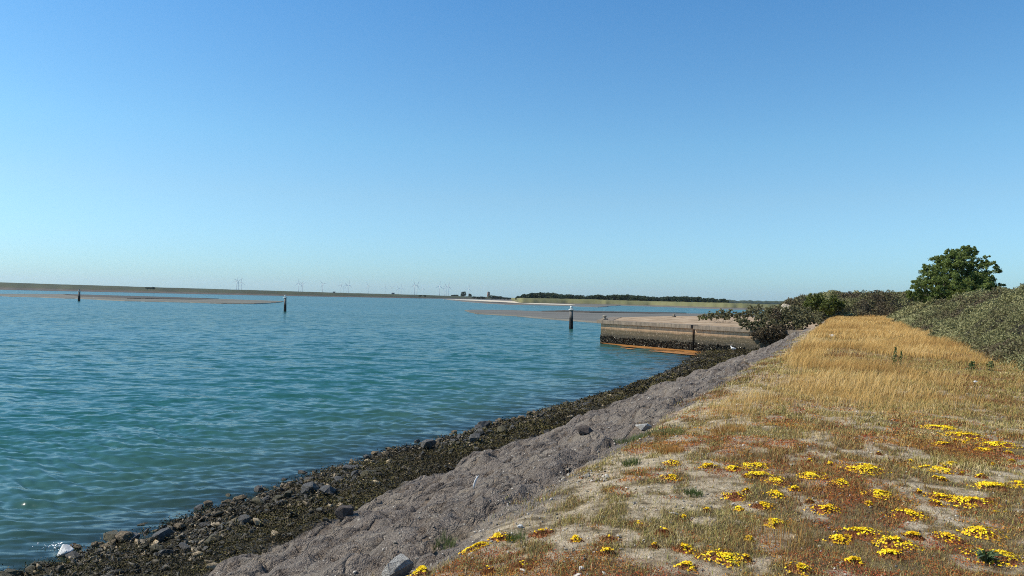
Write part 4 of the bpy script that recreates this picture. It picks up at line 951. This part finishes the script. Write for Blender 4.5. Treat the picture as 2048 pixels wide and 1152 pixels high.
# thistle rosette
p, s, n_, d = on_bank(1972, 1126); o = empty('thistle_plant', p, 'spiky green thistle rosette in front of yellow stonecrop', 'plant')
n = 46; th = RNG.uniform(0, 6.28, n); P = np.zeros((n, 3)); P[:, 2] = .01
link('leaves', blades('thistle_leaves', P+np.stack([.02*np.cos(th), .02*np.sin(th), 0*th], 1), RNG.uniform(.05, .10, n), .022, RNG.uniform(.8, 1.5, n), np.stack([np.cos(th), np.sin(th), 0*th], 1), RNG.random(n)), mat_leaf('thistle_leaf', (.05, .085, .035), (.08, .12, .055), (.14, .17, .09), .2), o)
link('heart', leaves('thistle_heart', RNG.normal(0, .018, (40, 3))+np.array([0, 0, .045]), .02, RNG.random(40), .4, .5), weed_m, o)

# ------------------------------------------------------------------ shore stones
stone_dark = mat_var('dark_stone', (.026, .024, .022), (.075, .069, .062), 8, .6, .9, .04, .4, (.165, .152, .138))
stone_weed = mat_var('weedy_stone', (.020, .018, .010), (.060, .050, .022), 9, .6, .8, .03, .4, (.12, .095, .035))
stone_tan = mat_var('oyster_stone', (.045, .036, .024), (.15, .11, .065), 11, .75, .9, .03, .3, (.36, .27, .17))
RV = {}
for nm, mt in (('dark', stone_dark), ('weedy', stone_weed), ('tan', stone_tan)):
    RV[nm] = []
    for v in range(7):
        me = rock_mesh('stone_'+nm, 100+v+hash(nm[0]) % 1 + len(nm)*11, 1.25, .9, .68, 16, .07); me.materials.append(mt); RV[nm].append(me)
LB = {'dark': ('dark charcoal stone lying in the seaweed at the water edge', 'dark shore stones'),
      'weedy': ('olive brown weed grown stone in the shore rubble', 'weed grown shore stones'),
      'tan': ('oyster crusted tan stone at the lapping water edge', 'oyster crusted shore stones')}
stones = []
rg = np.random.default_rng(17); tries = 0
while len(stones) < 290 and tries < 6000:
    tries += 1
    s_ = 5.5+20*rg.random()**1.5; f_ = rg.random()
    ntv, nwv = float(n_toe(s_)), float(n_wat(s_))
    n_ = ntv+.35+(nwv+.1-ntv)*(f_**.62 if rg.random() < .85 else f_)
    clump = fbm(np.array([s_*.55]), np.array([n_*.7]), 151)[0]
    edge = (n_-ntv)/(nwv-ntv)
    if s_ > 8 and clump < .40 and edge < .8: continue
    if edge < .45 and rg.random() < .55: continue
    if s_ < 8.5 and edge < .8 and clump < .52: continue
    kind = 'tan' if (edge > .8 and rg.random() < .65) else ('weedy' if rg.random() < .33 else 'dark')
    sz = rg.lognormal(math.log(.175), .42); sz = min(max(sz, .09), .40)
    if kind == 'tan': sz *= .8
    stones.append((s_, n_, sz, kind))
for (s_, n_, sz, kind) in stones:
    x, y = sn2xy(s_, n_); z = gz(s_, n_)
    o = link('shore_stone', RV[kind][rg.integers(0, 7)]); o.location = (x, y, max(z, -.12)+sz*.26)
    o.rotation_euler = (rg.uniform(-.4, .4), rg.uniform(-.4, .4), rg.uniform(0, 6.28)); q = sz*rg.uniform(.8, 1.25, 3); o.scale = tuple(q)
    tag(o, LB[kind][0], 'stone', LB[kind][1])
def many_rocks(name, spots, seed, nvar=4, npt=9):
    """rubble that nobody could count: low rocks in one mesh"""
    rg = np.random.default_rng(seed); tm = []
    for v in range(nvar):
        me = rock_mesh('tmp', seed*10+v, 1.2, .95, .7, npt, .05, False); co = np.empty(len(me.vertices)*3); me.vertices.foreach_get('co', co)
        me.calc_loop_triangles(); tr = np.empty(len(me.loop_triangles)*3, np.int32); me.loop_triangles.foreach_get('vertices', tr)
        tm.append((co.reshape(-1, 3), tr.reshape(-1, 3))); bpy.data.meshes.remove(me)
    V = []; Fc = []; Tn = []; o = 0
    for (x, y, z, r) in spots:
        c, tr = tm[rg.integers(0, nvar)]; a = rg.uniform(0, 6.28); ca, sa = math.cos(a), math.sin(a); sc = r*rg.uniform(.7, 1.3, 3)
        q = c*sc; tl_ = rg.uniform(-.5, .5); qz = q[:, 2]+q[:, 0]*tl_
        V.append(np.stack([q[:, 0]*ca-q[:, 1]*sa+x, q[:, 0]*sa+q[:, 1]*ca+y, qz+z], 1)); Fc.append(tr+o); o += len(c); Tn.append(np.full(len(c), rg.random()))
    return np_mesh(name, np.concatenate(V), [np.concatenate(Fc)], {'tint': np.concatenate(Tn)})
rub = M('shore_rubble'); t = NT(rub); f = t.noise(9, 5, .7)
cA = t.ramp(t.attr('tint'), [(0, (.016, .013, .009)), (.45, (.042, .033, .020)), (.75, (.085, .062, .030)), (.9, (.20, .145, .08)), (1.0, (.42, .32, .19))])
t.princ(t.mix(t.ramp(f, [(.4, 0.0), (.65, .7)]), cA, (.02, .018, .012)), .6, t.bump(t.noise(22, 4), .7, .02), .4)
sp = []
def add_rub(k, s0, s1, pw, r0, r1, e0, e1):
    for _ in range(k):
        s_ = s0+(s1-s0)*rg.random()**pw; ntv, nwv = float(n_toe(s_)), float(n_wat(s_)); n_ = ntv+(nwv-ntv)*rg.uniform(e0, e1)
        sp.append((s_, n_, rg.uniform(r0, r1)))
add_rub(6000, 4, 26, 1.5, .025, .085, .40, 1.02); add_rub(2200, 22, 66, 1.2, .06, .20, .25, 1.04); add_rub(160, 4, 50, 1.4, .05, .10, .98, 1.10); add_rub(1900, 6, 30, 1.4, .07, .19, .30, 1.0); add_rub(400, 5, 26, 1.4, .08, .2, .02, .35)
spa = np.array(sp); zr_ = ground_z(spa[:, 0], spa[:, 1]); xr, yr = sn2xy(spa[:, 0], spa[:, 1])
tag(link('shore_rubble', many_rocks('shore_rubble', list(zip(xr, yr, np.maximum(zr_, -.06)+spa[:, 2]*.15, spa[:, 2])), 19), rub), 'small dark rubble and shells strewn along the waterline', 'rubble', kind='stuff')
# seaweed
wr = M('seaweed_frond'); t = NT(wr); t.princ(t.ramp(t.attr('tint'), [(0, (.012, .009, .005)), (.4, (.042, .031, .012)), (.7, (.078, .062, .019)), (.9, (.11, .092, .025)), (1.0, (.14, .115, .035))]), .7, None, .2)
PS = []; SZ = []; TN = []
for (s0, s1, dens, size) in ((4, 9, 4200, .015), (9, 16, 2200, .021), (16, 28, 800, .036), (28, 70, 180, .075)):
    k = int((s1-s0)*6.5*dens); s = RNG.uniform(s0, s1, k); n = RNG.uniform(5, 12.6, k); ed = (n-n_toe(s)+.4*(fbm(s*3, n*3, 52)-.5))/(n_wat(s)-n_toe(s))
    cov = fbm(s*.9, n*.9, 161, 3)
    ok = (ed > .0) & (ed < 1.04) & (RNG.random(k) < np.clip(.2+1.6*(cov-.30)+.6*sstep(.55, .1, ed), .15, 1)*(1-.25*sstep(.6, .95, ed)))
    s, n, cov = s[ok], n[ok], cov[ok]; x, y = sn2xy(s, n); z = ground_z(s, n)+np.abs(RNG.normal(0, .05, len(s)))+.05*np.clip(cov-.4, 0, 1)
    PS.append(np.stack([x, y, z], 1)); SZ.append(RNG.uniform(.6, 1.4, len(s))*size); TN.append(np.clip(.45+.9*(fbm(s*.7, n*.7, 163)-.5)+RNG.normal(0, .2, len(s)), 0, 1))
tag(link('seaweed', leaves('seaweed', np.concatenate(PS), np.concatenate(SZ), np.concatenate(TN), .35, .5), wr), 'brown bladder seaweed carpeting the foot of the stone slope', 'seaweed', kind='stuff')
# pebbles and shell grit
pb = M('pale_pebbles'); t = NT(pb); t.princ(t.ramp(t.attr('tint'), [(0, (.14, .12, .10)), (.5, (.26, .23, .19)), (1.0, (.55, .50, .43))]), .85)
sp = []
for _ in range(4200):
    s_ = 3.5+20*rg.random()**1.6; n_ = rg.normal(2.2, 1.9) if rg.random() < .7 else rg.uniform(-3, 6.5)
    if n_ < -4 or n_ > 7.3: continue
    sp.append((s_, n_, rg.uniform(.004, .013)*(1+s_*.05)*(1.8 if rg.random() < .05 else 1)))
for k in range(70):     # the little pebble bed at the slope edge
    p, s_, n_, d = on_bank(rg.uniform(1120, 1215), rg.uniform(942, 965)); sp.append((s_, n_, rg.uniform(.010, .026)))
spa = np.array(sp); zr_ = ground_z(spa[:, 0], spa[:, 1]); xr, yr = sn2xy(spa[:, 0], spa[:, 1])
tag(link('pebbles', many_rocks('pebbles', list(zip(xr, yr, zr_+spa[:, 2]*.2, spa[:, 2]*2)), 23), pb), 'pale pebbles and shell grit on the sand and slope', 'pebbles', kind='stuff')
# single boulders
pale = mat_var('pale_boulder', (.24, .225, .20), (.44, .42, .385), 9, .85, 1.0, .04, .2, (.62, .60, .56))
greyb = mat_var('grey_boulder', (.13, .14, .145), (.26, .27, .275), 6, .85, .7, .03)
slopeb = mat_var('slope_lump', (.07, .056, .05), (.17, .14, .122), 9, .9, 1.0, .05, .2)
whiteb = mat_var('white_stone', (.45, .44, .42), (.72, .71, .68), 6, .8, .5, .02)
def boulder(px, py, wpx, hr, mat, lab, seed, rot=0.0, tilt=0.0, sink=.25):
    p, s_, n_, d = on_bank(px, py); wd = wpx*d/F
    o = link('boulder', rock_mesh('boulder', seed, 1.1, .9, hr, 17, .06), mat); o.scale = (wd, wd, wd); o.location = (p.x, p.y, p.z+wd*hr*sink); o.rotation_euler = (tilt, tilt*.5, rot); tag(o, lab, 'rock')
boulder(795, 1146, 74, .8, pale, 'largest pale grey angular boulder at the lower border on the slope', 322, 1.1, -.15, .12)
boulder(1283, 856, 42, .45, pale, 'pale grey rock where the slope meets the turf', 302, .2, -.15, .05)
boulder(690, 1034, 46, .7, slopeb, 'dark rounded boulder at the toe of the grey slope', 303, .9)
boulder(128, 1118, 34, .9, whiteb, 'white flat stone in the wash at the lower left', 304, 0, 0, .5)
boulder(1665, 674, 15, .8, whiteb, 'pale rock half hidden in the far golden grass', 305, .4, .2)
boulder(1170, 864, 44, .6, slopeb, 'dark jagged lump on the upper grey slope', 306, .3, 0, .05)
boulder(735, 1078, 50, .6, greyb, 'long grey brown slab beside the largest pale boulder', 307, 1.0) if False else None
boulder(425, 1085, 40, .6, stone_weed, 'weed stained sharp topped stone in the seaweed nearest the camera', 308, .6)
boulder(655, 990, 42, .7, stone_dark, 'biggest dark stone of the heap in the seaweed', 309, 1.2)
boulder(620, 985, 36, .9, stone_dark, 'upright dark wedge stone in the heap', 310, .2, .4)
boulder(490, 1045, 36, .6, stone_dark, 'flat dark stone tilted out of the seaweed', 311, 2.2, .3)
boulder(1040, 1057, 12, .9, whiteb, 'small white stone with an orange foot by the orange mat', 312)
boulder(1162, 1140, 12, .9, whiteb, 'small white stone at the lower border between red mats', 313)
boulder(1950, 765, 14, .4, whiteb, 'flat white stone on the turf before the thicket', 314)
# a little wash breaking on the white stone
fq = onz(112, 1093, 0); n = 70; FP = np.stack([fq.x+RNG.normal(.05, .14, n), fq.y+RNG.normal(-.05, .06, n), np.abs(RNG.normal(.03, .03, n))], 1)
tag(link('foam', leaves('foam', FP, RNG.uniform(.008, .022, n), RNG.random(n), .6, 1.5), mat_var('foam_white', (.75, .78, .80), (.88, .9, .9), 20, .4, 0)), 'white flecks of foam where the water laps the white stone', 'foam', kind='stuff')
# stick, feather
p, s_, n_, d = on_bank(1348, 1031); o = link('stick', MB().tube([(-.04, 0, .012), (0, .004, .016), (.042, -.004, .012)], [.007, .0078, .0065], 8).mesh('stick', True), mat_var('grey_wood', (.16, .14, .13), (.42, .40, .38), 30, .8))
o.location = p; o.rotation_euler = (0, .0, -.45); tag(o, 'short bleached grey stick lying on the sandy turf', 'stick')
p, s_, n_, d = on_bank(947, 978); FE = empty('feather', p, 'white feather stuck upright in the grey slope', 'feather')
vm = MB().tube([(0, 0, -.01), (.006, 0, .04), (.020, 0, .09), (.045, 0, .14), (.06, 0, .16)], [.004, .012, .014, .010, .002], 8).mesh('vane', True); vm.transform(Matrix.Diagonal((1, .25, 1, 1)))
link('vane', vm, mat_var('feather_white', (.6, .58, .55), (.75, .74, .72), 20, .7), FE)
link('quill', MB().tube([(0, .002, -.02), (.008, .002, .06), (.045, .004, .14)], [.0022, .0018, .0008], 5).mesh('quill'), whiteb, FE)

# ------------------------------------------------------------------ gulls
gw = mat_var('gull_white', (.72, .72, .71), (.80, .80, .79), 10, .7, .1); gg = mat_var('gull_grey', (.28, .30, .33), (.36, .38, .41), 10, .7, .1)
gy = mat_var('gull_bill', (.55, .35, .05), (.6, .4, .08), 10, .5); gk = mat_var('gull_leg', (.45, .28, .22), (.5, .33, .26), 10, .6)
body_me = MB().tube([(-.20, 0, .20), (-.15, 0, .215), (-.07, 0, .225), (.03, 0, .235), (.10, 0, .27), (.13, 0, .33), (.145, 0, .375), (.165, 0, .39), (.195, 0, .385)], [.012, .04, .072, .08, .06, .038, .040, .040, .018], 12).mesh('gull_body', True); body_me.materials.append(gw)
bill_me = MB().tube([(.19, 0, .385), (.22, 0, .382), (.238, 0, .37)], [.013, .010, .003], 6).mesh('gull_bill'); bill_me.materials.append(gy)
def wing_mesh(sd_):
    me = MB().tube([(.09, .06*sd_, .255), (.02, .078*sd_, .262), (-.10, .065*sd_, .25), (-.24, .03*sd_, .225)], [.015, .038, .032, .005], 8).mesh('gull_wing', True); me.materials.append(gg); return me
wl, wr_ = wing_mesh(1), wing_mesh(-1)
def leg_mesh(sd_):
    me = MB().tube([(.0, .03*sd_, .18), (-.005, .03*sd_, .09), (0, .03*sd_, .012), (.05, .035*sd_, .004)], [.008, .006, .006, .004], 6).mesh('gull_leg'); me.materials.append(gk); return me
ll, lr = leg_mesh(1), leg_mesh(-1)
def gull(p, rz, lab, sc=1.0):
    o = empty('gull', p, lab, 'gull', rz=rz, sc=sc); link('body', body_me, None, o); link('bill', bill_me, None, o)
    for me_ in (wl, wr_): link('wing', me_, None, o)
    for me_ in (ll, lr): link('leg', me_, None, o)
p, s_, n_, d = on_bank(1466, 704); gull(p, 2.4, 'white gull standing on the dark stones below the quay wall', 1.1)
q = onz(188, 596.2, .22); gull(q, 2.8, 'white gull resting on the left sandbar near the farthest post', 1.2)
q = onz(376, 597, .45); gull(q, .4, 'white gull resting on the dark weed of the left sandbar', 1.2)
q = onz(1068, 615, .05); gull(q, 1.0, 'white gull wading in the channel beyond the right mudflat', 1.2)

# ------------------------------------------------------------------ the air: even pale haze round everything, sky outside
hz = M('haze_air'); hv = hz.node_tree.nodes.new('ShaderNodeVolumePrincipled'); hv.inputs['Color'].default_value = (.78, .90, 1.0, 1)
hv.inputs['Density'].default_value = 4e-5; hv.inputs['Anisotropy'].default_value = .2
hz.node_tree.links.new(hv.outputs[0], hz.node_tree.nodes.new('ShaderNodeOutputMaterial').inputs['Volume'])
tag(link('haze', MB().box((0, 0, 98), (30000, 30000, 206)).mesh('haze'), hz), 'thin pale sea haze over the whole view', 'haze', kind='stuff')
